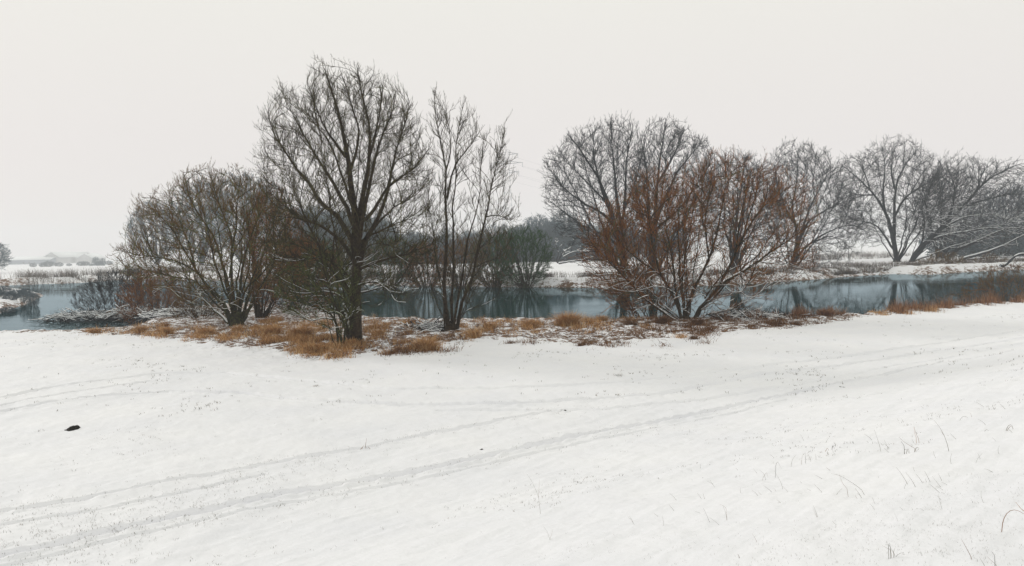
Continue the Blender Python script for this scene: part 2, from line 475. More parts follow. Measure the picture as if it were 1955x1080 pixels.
def tubes_mesh(name, sets, mats, parent, loc):
    """sets: list of (P, R, sides, material index)"""
    Vs, Fs, Ms, b = [], [], [], 0
    for P, R, m, mi in sets:
        if len(P) == 0: continue
        V, Fc = tube_arrays(P, R, m, b)
        Vs.append(V); Fs.append(Fc); Ms.append(np.full(len(Fc), mi)); b += len(V)
    if not Vs: return None
    return mesh_obj(name, np.concatenate(Vs), np.concatenate(Fs), mats, parent, loc, True, np.concatenate(Ms))

def resample(pts, k):
    pts = np.asarray(pts, float)
    s = np.concatenate([[0], np.cumsum(np.linalg.norm(np.diff(pts, axis=0), axis=1))])
    # Catmull-like smoothing through linear resample then relax
    t = np.linspace(0, s[-1], k)
    out = np.stack([np.interp(t, s, pts[:, i]) for i in range(pts.shape[1])], 1)
    for _ in range(1):
        out[1:-1] = 0.25 * out[:-2] + 0.5 * out[1:-1] + 0.25 * out[2:]
    return out

class Env:
    """crown outline traced in the picture, given real depth around its own distance"""
    def __init__(s, poly, c, D, dd):
        s.c = np.array(c, float); s.D = D; s.dd = dd
        p = np.array(poly, float) - s.c
        th = np.arctan2(p[:, 1], p[:, 0]); r = np.hypot(p[:, 0], p[:, 1]) * 0.965
        o = np.argsort(th); th = th[o]; r = r[o]
        s.th = np.concatenate([th - 2 * np.pi, th, th + 2 * np.pi]); s.r = np.tile(r, 3)
    def rad(s, th): return np.interp(th, s.th, s.r)
    def q(s, P):
        u, v = project(P)
        du, dv = u - s.c[0], v - s.c[1]
        return (np.hypot(du, dv) / s.rad(np.arctan2(dv, du))) ** 2 + ((P[..., 1] - s.D) / s.dd) ** 2

def trim(P, env, rng, minf=0.22, soft=0.10):
    if env is None or len(P) == 0: return P, np.ones(len(P)), np.ones(len(P), bool)
    q = env.q(P)
    lim = (1 + soft * rng.normal(size=(len(P), 1))) ** 2
    out = q > lim
    k = P.shape[1]
    f = np.where(out.any(1), out.argmax(1) / (k - 1), 1.0)
    keep = ~((q[:, 0] > 1.5) & (q[:, -1] > q[:, 0]))
    f = np.clip(f, minf, 1)
    P = P[:, :1] + (P - P[:, :1]) * f[:, None, None]
    return P, f, keep

def kids(P, R, rng, dens, t0, t1, ang, angsd, lr, k, trop, wand, rr, rtip, env, lmin=0.15, lmax=99, taper=0.6, lcap=None, minf=0.22, lift=0.0, org=None, outw=0.0):
    """side shoots of every branch in P, all at once"""
    seg = np.linalg.norm(np.diff(P, axis=1), axis=2); L = seg.sum(1)
    cnt = rng.poisson(np.minimum(L * dens, 60)) + (dens * L > 0.8)
    b = np.repeat(np.arange(len(P)), cnt); n = len(b)
    if n == 0: return np.zeros((0, k, 3)), np.zeros((0, k))
    t = t0 + (t1 - t0) * rng.uniform(size=n) ** 0.85
    kp = P.shape[1]
    f = t * (kp - 1); i = np.minimum(f.astype(int), kp - 2); w = (f - i)[:, None]
    p0 = P[b, i] * (1 - w) + P[b, i + 1] * w
    r0 = (R[b, i] * (1 - w[:, 0]) + R[b, i + 1] * w[:, 0])
    T = norm(P[b, i + 1] - P[b, i])
    rnd = norm(rng.normal(size=(n, 3)))
    pr = norm(rnd - (rnd * T).sum(1, keepdims=True) * T)
    a = np.radians(np.clip(rng.normal(ang, angsd, n), 8, 100))[:, None]
    d = T * np.cos(a) + pr * np.sin(a)
    d[:, 2] += lift
    if org is not None: d = d + outw * norm(p0 - org)
    d = norm(d)
    ln = L[b] * lr * (1.15 - taper * t) * rng.uniform(0.55, 1.25, n)
    ln = np.clip(ln, lmin, lmax)
    if lcap is not None: ln = np.minimum(ln, lcap * rng.uniform(0.6, 1.2, n))
    st = (ln / (k - 1))[:, None]
    pts = [p0]; cur = p0
    drift = rng.normal(size=(n, 3)) * wand
    up = np.array([0, 0, 1.0])
    for j in range(k - 1):
        d = norm(d + up * trop / (k - 1) + drift / (k - 1) + rng.normal(size=(n, 3)) * wand / math.sqrt(k - 1))
        cur = cur + d * st; pts.append(cur)
    C = np.stack(pts, 1)
    C, fr, keep = trim(C, env, rng, minf)
    ra = np.minimum(r0 * rr, 0.02 * ln ** 1.0 + rtip) * rng.uniform(0.8, 1.15, n)
    ra = np.maximum(ra * (0.35 + 0.65 * fr), rtip)
    tt = np.linspace(0, 1, k)[None, :]
    RR = ra[:, None] * (1 - tt) ** 0.8 + rtip * (1 - (1 - tt) ** 0.8) 
    RR = np.maximum(RR, rtip * 0.5)
    RR[:, -1] *= 0.45
    return C[keep], RR[keep]

def snow_on(sets, rng, hmax, zbase, amount=0.6, rmin=0.0, fat=1.0):
    out = []
    for P, R in sets:
        if len(P) == 0: continue
        T = norm(np.gradient(P, axis=1))
        hor = np.clip((0.86 - np.abs(T[..., 2])) * 3.2, 0, 1)
        h = P[..., 2] - zbase
        hf = np.clip((hmax - h) / (0.35 * hmax), 0, 1)
        ph = rng.uniform(0, 50, (len(P), 1)); k = P.shape[1]
        nz = 0.5 + 0.5 * np.sin(ph + np.arange(k)[None] * rng.uniform(0.4, 1.1, (len(P), 1))) 
        cov = hor * hf * np.clip((nz + amount - 0.55) * 3, 0, 1)
        keep = (cov.max(1) > 0.3) & (R.max(1) > rmin) & (rng.uniform(size=len(P)) < 0.35 + amount)
        if not keep.any(): continue
        P2, R2, c2 = P[keep], R[keep], cov[keep]
        if P2.shape[1] > 3:
            pass
        up = np.zeros_like(P2); up[..., 2] = 1
        Rs = (R2 * 0.72 + 0.006 * fat) * c2 + 0.0005
        Q = P2 + up * ((R2 * 0.62 + 0.004) * c2)[..., None]
        out.append((Q, Rs, 4, 0))
    return out

def limb_set(limbs, D, rng, k=16, rend=0.09, jit=0.016):
    """limbs: list of (pixel points, r0, depth drift in metres)"""
    Ps, Rs = [], []
    for pts, r0, dz in limbs:
        q = resample(pts, k)
        t = np.linspace(0, 1, k)
        dd = D + dz * t ** 1.1 + (0.0 if abs(dz) < 1e-6 else 0.25 * np.sin(t * 6 + dz))
        P = at_depth(q, dd)
        Lm = np.linalg.norm(P[-1] - P[0])
        w = np.cumsum(rng.normal(size=(k, 3)), 0) * jit * Lm / math.sqrt(k); w -= t[:, None] * w[-1]
        P = P + w * 0.8
        Ps.append(P); Rs.append(r0 * ((1 - t) ** 1.15 * (1 - rend) + rend))
    return np.array(Ps), np.array(Rs)

def auto_limbs(base, env, n, rng, r0, k=14, curv=0.12, spread=0.3, rlo=0.6, low=True, wob=0.06, start=None, base_r=0.2):
    """limbs from the base to points near the crown outline"""
    th = rng.uniform(0, 2 * np.pi, n * 4)
    v = np.sin(th)
    keep = v < (0.35 if low else -0.1)                     # picture v points down
    th = th[keep][:n]; n = len(th)
    s = rng.uniform(-0.92, 0.92, n)
    rr = env.rad(th) * rng.uniform(rlo, 0.97, n) * np.sqrt(1 - s * s * 0.8)
    px = np.stack([env.c[0] + np.cos(th) * rr, env.c[1] + np.sin(th) * rr], 1)
    tgt = at_depth(px, env.D + s * env.dd)
    b = np.repeat(np.asarray(base, float)[None], n, 0) if start is None else start(n, tgt)
    off = norm(tgt - b); off[:, 2] *= 0.2
    b = b + off * base_r * rng.uniform(0.2, 1, (n, 1))
    L = np.linalg.norm(tgt - b, axis=1, keepdims=True)
    ctl = b + (tgt - b) * 0.5; ctl[:, 2:3] -= curv * L * rng.uniform(0.3, 1.4, (n, 1))
    t = np.linspace(0, 1, k)[None, :, None]
    P = (1 - t) ** 2 * b[:, None] + 2 * t * (1 - t) * ctl[:, None] + t * t * tgt[:, None]
    w = np.cumsum(rng.normal(size=(n, k, 3)), 1) * wob / math.sqrt(k) * L[:, None] * 0.5
    w -= t * w[:, -1:]
    P = P + w
    R = r0 * (L / L.max()) * rng.uniform(0.7, 1.1, (n, 1)) * ((1 - t[..., 0]) ** 1.1 * 0.9 + 0.1)
    return P, R

def sc_grow(P0, R0, env, rng, natt=2500, step=0.35, kill=None, infl=None, up=0.12, rtipn=0.008, k=7, qlo=0.0, inner=0.5, gexp=2.35, stiff=0.8, org=None, outw=0.5):
    """space colonisation: branches grow from the limbs towards points spread through the crown"""
    kill = kill or step * 1.35; infl = infl or step * 9
    # attractors in the crown
    mx = env.r.max()
    need = natt; pts = []
    while need > 0:
        th = rng.uniform(0, 2 * np.pi, natt * 3); rr = np.sqrt(rng.uniform(0, 1, natt * 3)) * mx
        s = rng.uniform(-1, 1, natt * 3)
        px = np.stack([env.c[0] + np.cos(th) * rr, env.c[1] + np.sin(th) * rr], 1)
        q = (rr / env.rad(th)) ** 2 + s * s
        m = (q < 0.97) & (rng.uniform(size=len(q)) < inner + (1 - inner) * q)
        A_ = at_depth(px[m], env.D + s[m] * env.dd); pts.append(A_); need -= len(A_)
    A = np.concatenate(pts)[:natt]
    # skeleton nodes from the limbs
    pos, par, rad0 = [], [], []
    n = 0
    for P, R in zip(P0, R0):
        L = np.linalg.norm(np.diff(P, axis=0), axis=1); s_ = np.concatenate([[0], np.cumsum(L)])
        m = max(3, int(s_[-1] / step) + 1); t = np.linspace(0, s_[-1], m)
        Q = np.stack([np.interp(t, s_, P[:, a]) for a in range(3)], 1)
        pos.append(Q); par += [-1] + list(range(n, n + m - 1)); rad0 += list(np.interp(t, s_, R)); n += m
    pos = np.concatenate(pos); nl = n
    par = list(par)
    lowz = pos[:, 2].min()
    grow_ok = np.ones(nl, bool)
    best = np.full(len(A), 1e9); bi = np.zeros(len(A), int)
    alive = np.ones(len(A), bool)
    def upd(newp, off):
        for c in range(0, len(newp), 400):
            d = np.linalg.norm(A[:, None] - newp[None, c:c + 400], axis=2)
            j = d.argmin(1); dm = d[np.arange(len(A)), j]
            m = dm < best
            best[m] = dm[m]; bi[m] = j[m] + off + c
    upd(pos, 0)
    alive &= best > kill
    pdir = np.array([pos[i_] - pos[par[i_]] if par[i_] >= 0 else (0, 0, 0.3) for i_ in range(len(pos))]); pdir = norm(pdir)
    for it in range(90):
        m = alive & (best < infl)
        if not m.any(): break
        dirs = norm(A[m] - pos[bi[m]])
        pva = pdir[bi[m]]
        fw = np.clip((dirs * pva).sum(1) + 0.35, 0.08, 1.2)[:, None]
        dirs = dirs * fw
        acc = np.zeros_like(pos); np.add.at(acc, bi[m], dirs)
        ids = np.unique(bi[m])
        d = norm(acc[ids]); 
        d = norm(d + outw * norm(pos[ids] - org) + stiff * pdir[ids] + np.array([0, 0, up]) + rng.normal(size=d.shape) * 0.13)
        newp = pos[ids] + d * step * rng.uniform(0.8, 1.15, (len(ids), 1))
        # skip nodes that repeat an existing one
        dd_ = np.array([np.min(np.linalg.norm(pos - q_, axis=1)) for q_ in newp]) if len(pos) < 2500 else None
        if dd_ is None:
            dd_ = np.empty(len(newp))
            for c in range(0, len(newp), 200):
                dd_[c:c + 200] = np.linalg.norm(newp[c:c + 200, None] - pos[None], axis=2).min(1)
        okn = dd_ > step * 0.3
        stuck = ids[~okn]
        if len(stuck): alive &= ~(np.isin(bi, stuck) & (rng.uniform(size=len(A)) < 0.5))
        newp = newp[okn]; ids = ids[okn]; d = d[okn]
        if len(newp) == 0:
            continue
        off = len(pos); pos = np.concatenate([pos, newp]); pdir = np.concatenate([pdir, d]); par += list(ids); rad0 += [0] * len(newp)
        upd(newp, off); alive &= best > kill
    N_ = len(pos); par = np.array(par)
    # pipe model radii, children first
    r = np.zeros(N_); size = np.ones(N_)
    acc = np.zeros(N_); mainc = np.full(N_, -1); msz = np.zeros(N_)
    for i_ in range(N_ - 1, nl - 1, -1):
        ri = max(acc[i_], rtipn ** gexp); r[i_] = ri ** (1 / gexp)
        q_ = par[i_]; acc[q_] += ri; size[q_] += size[i_]
        if q_ >= nl and size[i_] > msz[q_]: msz[q_] = size[i_]; mainc[q_] = i_
    Cs, Rs = [], []
    for i_ in range(nl, N_):
        q_ = par[i_]
        if q_ >= nl and mainc[q_] == i_: continue
        ch = [q_, i_]; c = mainc[i_]
        while c >= 0: ch.append(c); c = mainc[c]
        Q = pos[ch].copy(); rr_ = r[ch].copy(); rr_[0] = rr_[1] if len(ch) > 1 else rr_[0]
        if len(Q) > 3: Q[1:-1] = 0.25 * Q[:-2] + 0.5 * Q[1:-1] + 0.25 * Q[2:]
        s_ = np.concatenate([[0], np.cumsum(np.linalg.norm(np.diff(Q, axis=0), axis=1))])
        kk = k if len(ch) < 12 else 2 * k
        t = np.linspace(0, s_[-1], kk)
        Cs.append(np.stack([np.interp(t, s_, Q[:, a]) for a in range(3)], 1)); Rs.append(np.interp(t, s_, rr_))
    sh = [i_ for i_ in range(len(Cs)) if len(Cs[i_]) == k]; lg_ = [i_ for i_ in range(len(Cs)) if len(Cs[i_]) != k]
    out = []
    for g in (lg_, sh):
        if g: out.append((np.array([Cs[i_] for i_ in g]), np.array([Rs[i_] for i_ in g])))
    return out

NTRI = [0]
def tree(name, label, cat, base_px, D, env, limbs=(), auto=0, r_auto=0.08, seed=1, mats=(None, None, None),
         dens=(1.2, 2.2, 4.5), lr=(0.42, 0.42, 0.5), ang=(42, 44, 40), trop=(0.35, 0.45, 0.5), wand=(0.35, 0.4, 0.45),
         rtip=0.006, tip2=None, snow=None, curv=0.12, group=None, low=True, levels=3, rlo=0.6, base_r=0.2, lcap=(None, None, None),
         t0=(0.22, 0.15, 0.12), k=(8, 6, 4), parts=True, z=None, wob=0.06, k0=16, stump=None, rr=0.62, dm=1.0, airy=1, natt=0, sc=1.0, scup=0.15, tw=(3.0, 4.5), tl=(0.95, 0.45), inner=0.45, scr=None, tang=(30, 30)):
    dens = tuple(d * dm for d in dens)
    rng = np.random.RandomState(seed)
    base = at_depth([base_px], D)[0]
    gz = float(ground_z(np.array([base[0]]), np.array([base[1]]))[0])
    if z is None: z = gz
    base[2] = z
    def cull(P, R, lo, sl):
        # shoots are shaded out inside the crown
        if env is None or len(P) == 0 or not airy: return P, R
        q = env.q(P[:, -1:])[:, 0]
        m = rng.uniform(size=len(P)) < np.clip(lo + sl * q, 0, 1)
        return P[m], R[m]
    sets0 = []
    if len(limbs):
        P, R = limb_set(limbs, D, rng, k0)
        near = np.linalg.norm(P[:, 0, :2] - base[:2], axis=1) < 1.2
        low_ = near & (np.abs(P[:, 0, 2] - z) < 1.0)
        P[low_, 0, 2] = z - 0.15
        sets0.append((P, R))
    if auto:
        st = base.copy(); st[2] = z - 0.1
        P2, R2 = auto_limbs(st, env, auto, rng, r_auto, k=k0, curv=curv, rlo=rlo, low=low, base_r=base_r, wob=wob)
        sets0.append((P2, R2))
    P0 = np.concatenate([s[0] for s in sets0]); R0 = np.concatenate([s[1] for s in sets0])
    tip2 = tip2 or rtip
    if natt:
        natt = int(natt * 2.2); st_ = 0.27 * sc
        org = at_depth([(env.c[0] * 0.5 + base_px[0] * 0.5, env.c[1] + 0.75 * env.rad(math.pi / 2))], env.D)[0]
        br = sc_grow(P0, R0, env, rng, natt, st_, up=scup, org=org, rtipn=scr or tip2 * 1.15, inner=inner)
        tp = []
        for P_, R_ in br + [(P0, R0)]:
            tp.append(kids(P_, R_, rng, tw[0] / sc, 0.25 if P_ is P0 else 0.05, 1.0, tang[0], 12, 0.9, k[1], trop[1], wand[1] * 0.7, 0.7, tip2 * 0.85, env, lmin=0.25 * tl[0] * sc, lmax=tl[0] * 1.3 * sc, lcap=tl[0] * sc, minf=0.5, org=org, outw=0.55))
        # leader shoots carry every branch tip on
        P2 = np.concatenate([a_[0] for a_ in tp]); R2 = np.concatenate([a_[1] for a_ in tp])
        P2, R2 = cull(P2, R2, 0.35, 0.8)
        P3, R3_ = kids(P2, R2, rng, tw[1] / sc, 0.1, 1.0, tang[1], 10, 0.6, k[2], trop[2], wand[2], 0.65, rtip, env, lmin=0.15 * sc, lmax=tl[1] * 1.3 * sc, lcap=tl[1] * sc, minf=0.6, org=org, outw=0.5)
        P3, R3_ = cull(P3, R3_, 0.25, 0.9)
        root = empty(name, base, label, cat, group)
        t_sets = [(P0, R0, 8, 0)]
        if stump is not None:
            h, r = stump
            n = 9; hh = np.linspace(-0.25, h, n)
            SP = np.stack([base[0] + 0 * hh, base[1] + 0 * hh, z + hh], 1)[None]
            SR = (r * (0.62 + 0.75 * np.exp(-(hh + 0.25) / (0.35 * h + 0.1))))[None]
            SR[:, -1] *= 0.5
            t_sets.append((SP, SR, 10, 0))
        tubes_mesh("trunk", t_sets, mats[0], root, base)
        nq = len(P0) * 8 * (k0 - 1) + len(P2) * 3 * (k[1] - 1) + len(P3) * 3 * (k[2] - 1)
        tubes_mesh("crown", [(a_, b_, 5, 0) for a_, b_ in br] + [(P2, R2, 3, 1), (P3, R3_, 3, 1)], [mats[1], mats[2]], root, base)
        if snow:
            hmax, amount, fat = snow
            ss = snow_on([(P0, R0)] + br, rng, hmax, z, amount, fat=fat, rmin=0.0115 * min(sc, 1.9))
            if ss: tubes_mesh("snow_cover", ss, M_SNOW, root, base)
        NTRI[0] += nq
        print("SC", name, sum(len(b_[0]) for b_ in br), len(P2), len(P3), "quads", nq, round(time.time() - T0, 1), flush=True)
        return root
    P1, R1 = kids(P0, R0, rng, dens[0], t0[0], 1.0, ang[0], 12, lr[0], k[0], trop[0], wand[0], rr, tip2, env, lcap=lcap[0])
    P2, R2 = kids(P1, R1, rng, dens[1], t0[1], 1.0, ang[1], 12, lr[1], k[1], trop[1], wand[1], 0.6, tip2 * 0.9, env, lcap=lcap[1])
    P2, R2 = cull(P2, R2, 0.22, 1.0)
    if levels > 2:
        P3, R3_ = kids(P2, R2, rng, dens[2], t0[2], 1.0, ang[2], 12, lr[2], k[2], trop[2], wand[2], 0.6, rtip, env, lcap=lcap[2], minf=0.35)
        P3, R3_ = cull(P3, R3_, 0.12, 1.1)
    else:
        P3, R3_ = np.zeros((0, 3, 3)), np.zeros((0, 3))
    root = empty(name, base, label, cat, group)
    # flare of the trunk foot
    t_sets = [(P0, R0, 8, 0)]
    if stump is not None:
        h, r = stump
        n = 9; hh = np.linspace(-0.25, h, n)
        SP = np.stack([base[0] + 0 * hh, base[1] + 0 * hh, z + hh], 1)[None]
        SR = (r * (1.25 - 0.55 * (hh - hh[0]) / (h + 0.25)))[None]
        t_sets.append((SP, SR, 10, 0))
    tubes_mesh("trunk", t_sets, mats[0], root, base)
    a = tubes_mesh("crown", [(P1, R1, 5, 0), (P2, R2, 3, 1), (P3, R3_, 3, 1)], [mats[1], mats[2]], root, base)
    if snow:
        hmax, amount, fat = snow
        ss = snow_on([(P0, R0), (P1, R1)] + ([(P2, R2)] if fat > 1.2 else []), rng, hmax, z, amount, fat=fat)
        if ss: tubes_mesh("snow_cover", ss, M_SNOW, root, base)
    nq = len(P0) * 8 * (k0 - 1) + len(P1) * 5 * (k[0] - 1) + len(P2) * 3 * (k[1] - 1) + len(P3) * 3 * (k[2] - 1)
    NTRI[0] += nq
    print("TREE", name, len(P0), len(P1), len(P2), len(P3), "quads", nq, round(time.time() - T0, 1), flush=True)
    return root
# ------------------------------------------------------------------ the ground sheet
def build_ground():
    r = np.concatenate([[0.02, 0.5], np.geomspace(1.0, 7, 120)[:-1], np.geomspace(7, 48, 620)[:-1], np.geomspace(48, 135, 330)[:-1], np.geomspace(135, 1700, 110)])
    fine = np.radians(np.linspace(-37.5, 37.5, 860))
    side = np.radians(np.linspace(37.5, 322.5, 130))[1:-1]
    th = np.concatenate([fine, side])
    X = r[:, None] * np.sin(th)[None]; Y = r[:, None] * np.cos(th)[None]
    Z, lit, gr, wat = terrain_full(X, Y)
    nr, nt_ = X.shape
    V = np.stack([X, Y, Z], -1).reshape(-1, 3)
    i = np.arange(nr - 1)[:, None] * nt_; j = np.arange(nt_)[None]; j2 = (j + 1) % nt_
    Fc = np.stack([i + j, i + nt_ + j, i + nt_ + j2, i + j2], -1).reshape(-1, 4)
    Fc = Fc[:, ::-1]
    o = mesh_obj("snowy_ground", V, Fc, M_GROUND)
    me = o.data
    for nm, arr in (("litter", lit), ("rut", gr)):
        a = me.attributes.new(nm, 'FLOAT', 'POINT'); a.data.foreach_set("value", arr.ravel().astype(np.float32))
    tag(o, "snow covered meadow and river banks with tyre ruts", kind="structure")
    return o
build_ground()
print("ground", time.time() - T0, flush=True)

def build_water():
    x0, x1, y0, y1 = -420, 420, 30, 330
    V = np.array([[x0, y0, WZ], [x1, y0, WZ], [x1, y1, WZ], [x0, y1, WZ]], float)
    o = mesh_obj("river_water", V, np.array([[0, 1, 2, 3]]), M_WATER)
    tag(o, "dark teal river water between the snowy banks", kind="structure")
build_water()

# ------------------------------------------------------------------ near bank trees
A, B_ = [], []
MAIN = [
    ([(678, 664), (679, 600), (679, 545), (680, 500), (678, 440), (672, 380), (661, 310), (655, 255), (641, 200), (622, 140)], 0.33, -0.6),
    ([(681, 640), (682, 560), (683, 470), (684, 400), (702, 319), (705, 262), (700, 219), (690, 180), (683, 135)], 0.24, 1.2),
    ([(682, 520), (688, 470), (696, 448), (717, 418), (731, 386), (748, 319), (757, 276), (774, 233), (783, 199)], 0.15, 0.8),
    ([(684, 470), (694, 410), (706, 350), (715, 315), (725, 276), (737, 245), (752, 205), (757, 165)], 0.12, -1.8),
    ([(673, 575), (662, 550), (654, 530), (640, 505), (616, 480), (601, 457), (580, 405), (562, 360), (545, 325)], 0.12, -1.6),
    ([(676, 500), (657, 470), (634, 442), (613, 430), (568, 415), (530, 380), (505, 352)], 0.11, 1.4),
    ([(677, 470), (660, 435), (643, 404), (619, 397), (595, 355), (570, 322), (545, 288), (522, 251), (512, 212)], 0.14, -1.0),
    ([(676, 430), (660, 388), (634, 342), (611, 305), (588, 268), (565, 233), (545, 190)], 0.12, 2.0),
    ([(661, 300), (640, 270), (622, 248), (605, 210), (593, 172)], 0.08, -1.2),
    ([(672, 390), (650, 330), (636, 290), (620, 262), (600, 235), (575, 205), (560, 178)], 0.07, 2.4),
    ([(681, 516), (702, 506), (717, 497), (746, 491), (776, 484), (805, 472), (835, 461)], 0.085, -1.2),
    ([(682, 545), (700, 540), (717, 537), (734, 549), (746, 556), (754, 575), (775, 577)], 0.05, -1.8),
    ([(683, 470), (700, 452), (731, 439), (750, 428), (770, 421), (790, 417), (812, 404)], 0.07, 1.6),
    ([(697, 420), (715, 400), (737, 362), (765, 342), (794, 319), (815, 292), (823, 272)], 0.10, -1.4),
    ([(700, 452), (728, 420), (752, 395), (785, 380), (810, 360), (828, 345)], 0.07, 2.2),
    ([(676, 555), (655, 545), (634, 513), (613, 493), (583, 472), (548, 460), (522, 459)], 0.10, 1.0),
    ([(675, 540), (655, 515), (630, 495), (600, 492), (560, 500), (525, 495)], 0.06, -2.2),
    ([(674, 585), (660, 575), (647, 560), (616, 556), (583, 560), (554, 555)], 0.05, -1.6),
    ([(681, 500), (690, 495), (700, 470), (722, 462), (740, 470), (762, 460)], 0.04, -2.0),
    ([(683, 560), (705, 556), (725, 548), (750, 545), (775, 552), (800, 550)], 0.045, 1.6),
    ([(666, 330), (680, 290), (684, 250), (672, 210), (660, 170), (650, 135)], 0.08, -1.6),
    ([(704, 300), (715, 260), (722, 220), (728, 180), (733, 148)], 0.08, 2.4),
]
envA = Env([(640, 590), (560, 590), (515, 545), (495, 480), (500, 430), (488, 380), (478, 310), (486, 260), (498, 210), (525, 175), (560, 165), (583, 150), (590, 112), (625, 106),
            (652, 132), (688, 124), (732, 138), (768, 185), (803, 215), (812, 270), (826, 310), (832, 380), (842, 440), (836, 490), (800, 575), (720, 600)], (665, 370), 39, 3.9)
tree("bare_tree", "tallest bare tree with thick dark trunk standing in orange grass near the middle left", "tree", (678, 657), 39, envA, MAIN, auto=5, r_auto=0.10, seed=3, natt=2700, tw=(3.3, 5.6),
     mats=(M_BARK, M_TWD, M_TWD), dens=(2.3, 4.2, 6.0), lr=(0.34, 0.46, 0.55), ang=(38, 40, 36), trop=(0.45, 0.5, 0.6), wand=(0.3, 0.35, 0.4), rtip=0.0038, tip2=0.0064, scr=0.0085,
     snow=(5.6, 0.72, 1.2), stump=(1.6, 0.36), k=(9, 6, 4), lcap=(3.2, 1.25, 0.6), group="trees on the near bank")

C = [
    ([(451, 622), (440, 570), (436, 533), (424, 498), (408, 447), (389, 424), (366, 385), (350, 350)], 0.137, -0.8),
    ([(450, 622), (447, 580), (441, 513), (443, 459), (428, 416), (412, 369), (401, 334)], 0.122, 1.0),
    ([(443, 470), (451, 440), (453, 397), (456, 370), (459, 340)], 0.072, -0.5),
    ([(456, 622), (458, 570), (460, 540), (467, 482), (482, 436), (500, 397), (515, 365)], 0.130, 0.6),
    ([(448, 620), (428, 576), (393, 544), (369, 509), (342, 455), (311, 416), (280, 392)], 0.115, -1.2),
    ([(440, 600), (405, 560), (381, 521), (338, 498), (296, 492), (249, 484), (222, 476)], 0.094, 0.8),
    ([(440, 605), (400, 570), (373, 533), (319, 525), (272, 513), (240, 508)], 0.072, -1.8),
    ([(372, 512), (362, 467), (345, 425), (325, 390), (316, 372)], 0.065, 1.6),
    ([(458, 600), (466, 550), (490, 533), (515, 505), (535, 470), (552, 430)], 0.086, 1.4),
    ([(440, 530), (445, 480), (470, 440), (485, 390), (482, 345)], 0.065, 2.0),
    ([(462, 560), (475, 520), (478, 470), (470, 420), (462, 380)], 0.058, -2.0),
    ([(430, 580), (410, 590), (380, 582), (350, 570)], 0.036, -1.5),
]
envC = Env([(400, 610), (330, 575), (255, 550), (203, 505), (215, 468), (250, 435), (238, 402), (258, 370), (300, 372), (330, 338), (380, 318), (440, 318), (482, 323),
            (520, 350), (552, 385), (565, 450), (560, 520), (500, 590)], (420, 480), 51, 4.6)
tree("willow_tree", "broad multi stemmed willow with reddish brown twig tips left of the tallest tree", "tree", (452, 622), 51, envC, C, auto=9, r_auto=0.12, seed=11, natt=1900, tw=(2.2, 4.2), tl=(1.1, 0.5),
     mats=(M_BARKG, M_TWG, M_TWB), dens=(2.2, 3.6, 4.2), lr=(0.36, 0.5, 0.55), ang=(30, 36, 34), trop=(0.5, 0.7, 0.8), wand=(0.25, 0.3, 0.35), rtip=0.006, tip2=0.009,
     snow=(3.4, 0.7, 1.3), stump=(0.9, 0.5), k=(8, 6, 4), lcap=(3.4, 1.3, 0.6), group="trees on the near bank", base_r=0.4)

Fl = [
    ([(857, 632), (850, 570), (847, 511), (854, 456), (853, 400), (854, 372), (851, 330), (846, 275), (833, 247), (828, 205), (829, 172)], 0.128, -0.4),
    ([(861, 632), (863, 560), (867, 483), (867, 414), (868, 370), (872, 344), (872, 305), (873, 261), (882, 222), (888, 190)], 0.090, 0.8),
    ([(854, 378), (861, 339), (872, 308), (900, 275), (914, 253), (926, 237)], 0.068, -1.4),
    ([(870, 632), (880, 590), (892, 555), (905, 511), (917, 455), (928, 414), (930, 392), (942, 344), (955, 305), (961, 261), (964, 234)], 0.105, 0.8),
    ([(866, 632), (876, 570), (889, 511), (894, 455), (911, 410), (919, 375), (918, 317), (922, 268)], 0.083, -1.2),
    ([(848, 630), (846, 590), (844, 540), (830, 497), (830, 455), (838, 415), (840, 380)], 0.045, 1.2),
    ([(903, 513), (925, 500), (942, 494), (957, 484), (975, 477)], 0.038, -1.5),
    ([(928, 414), (945, 410), (962, 414), (978, 418), (992, 412)], 0.038, 1.2),
    ([(851, 330), (862, 290), (858, 240), (850, 200), (848, 182)], 0.045, 1.5),
    ([(858, 620), (836, 590), (822, 540), (812, 480), (806, 430)], 0.038, -1.2),
    ([(868, 620), (893, 590), (925, 580), (945, 570)], 0.030, -1.0),
    ([(872, 620), (885, 600), (905, 550), (930, 530), (945, 505)], 0.034, 1.0),
]
envF = Env([(830, 605), (806, 560), (798, 480), (808, 420), (814, 340), (810, 260), (813, 178), (840, 168), (890, 192), (918, 222), (930, 258), (945, 248), (966, 228),
            (986, 290), (1000, 340), (994, 400), (985, 440), (975, 500), (945, 570), (890, 612)], (890, 410), 45, 2.5)
tree("bare_tree", "slender multi stemmed bare tree with upright sparse branches beside the river centre", "tree", (862, 630), 45, envF, Fl, auto=5, r_auto=0.04, seed=21, natt=520, tw=(2.8, 4.2), scup=0.45, tl=(0.75, 0.4),
     mats=(M_BARK, M_TWD, M_TWD), dens=(1.7, 3.2, 4.2), lr=(0.26, 0.5, 0.55), ang=(28, 32, 30), trop=(0.7, 0.8, 0.8), wand=(0.25, 0.3, 0.3), rtip=0.0042, tip2=0.0066, scr=0.0085,
     snow=(3.2, 0.55, 1.0), stump=(0.5, 0.5), lcap=(2.3, 1.0, 0.5), group="trees on the near bank", base_r=0.35)

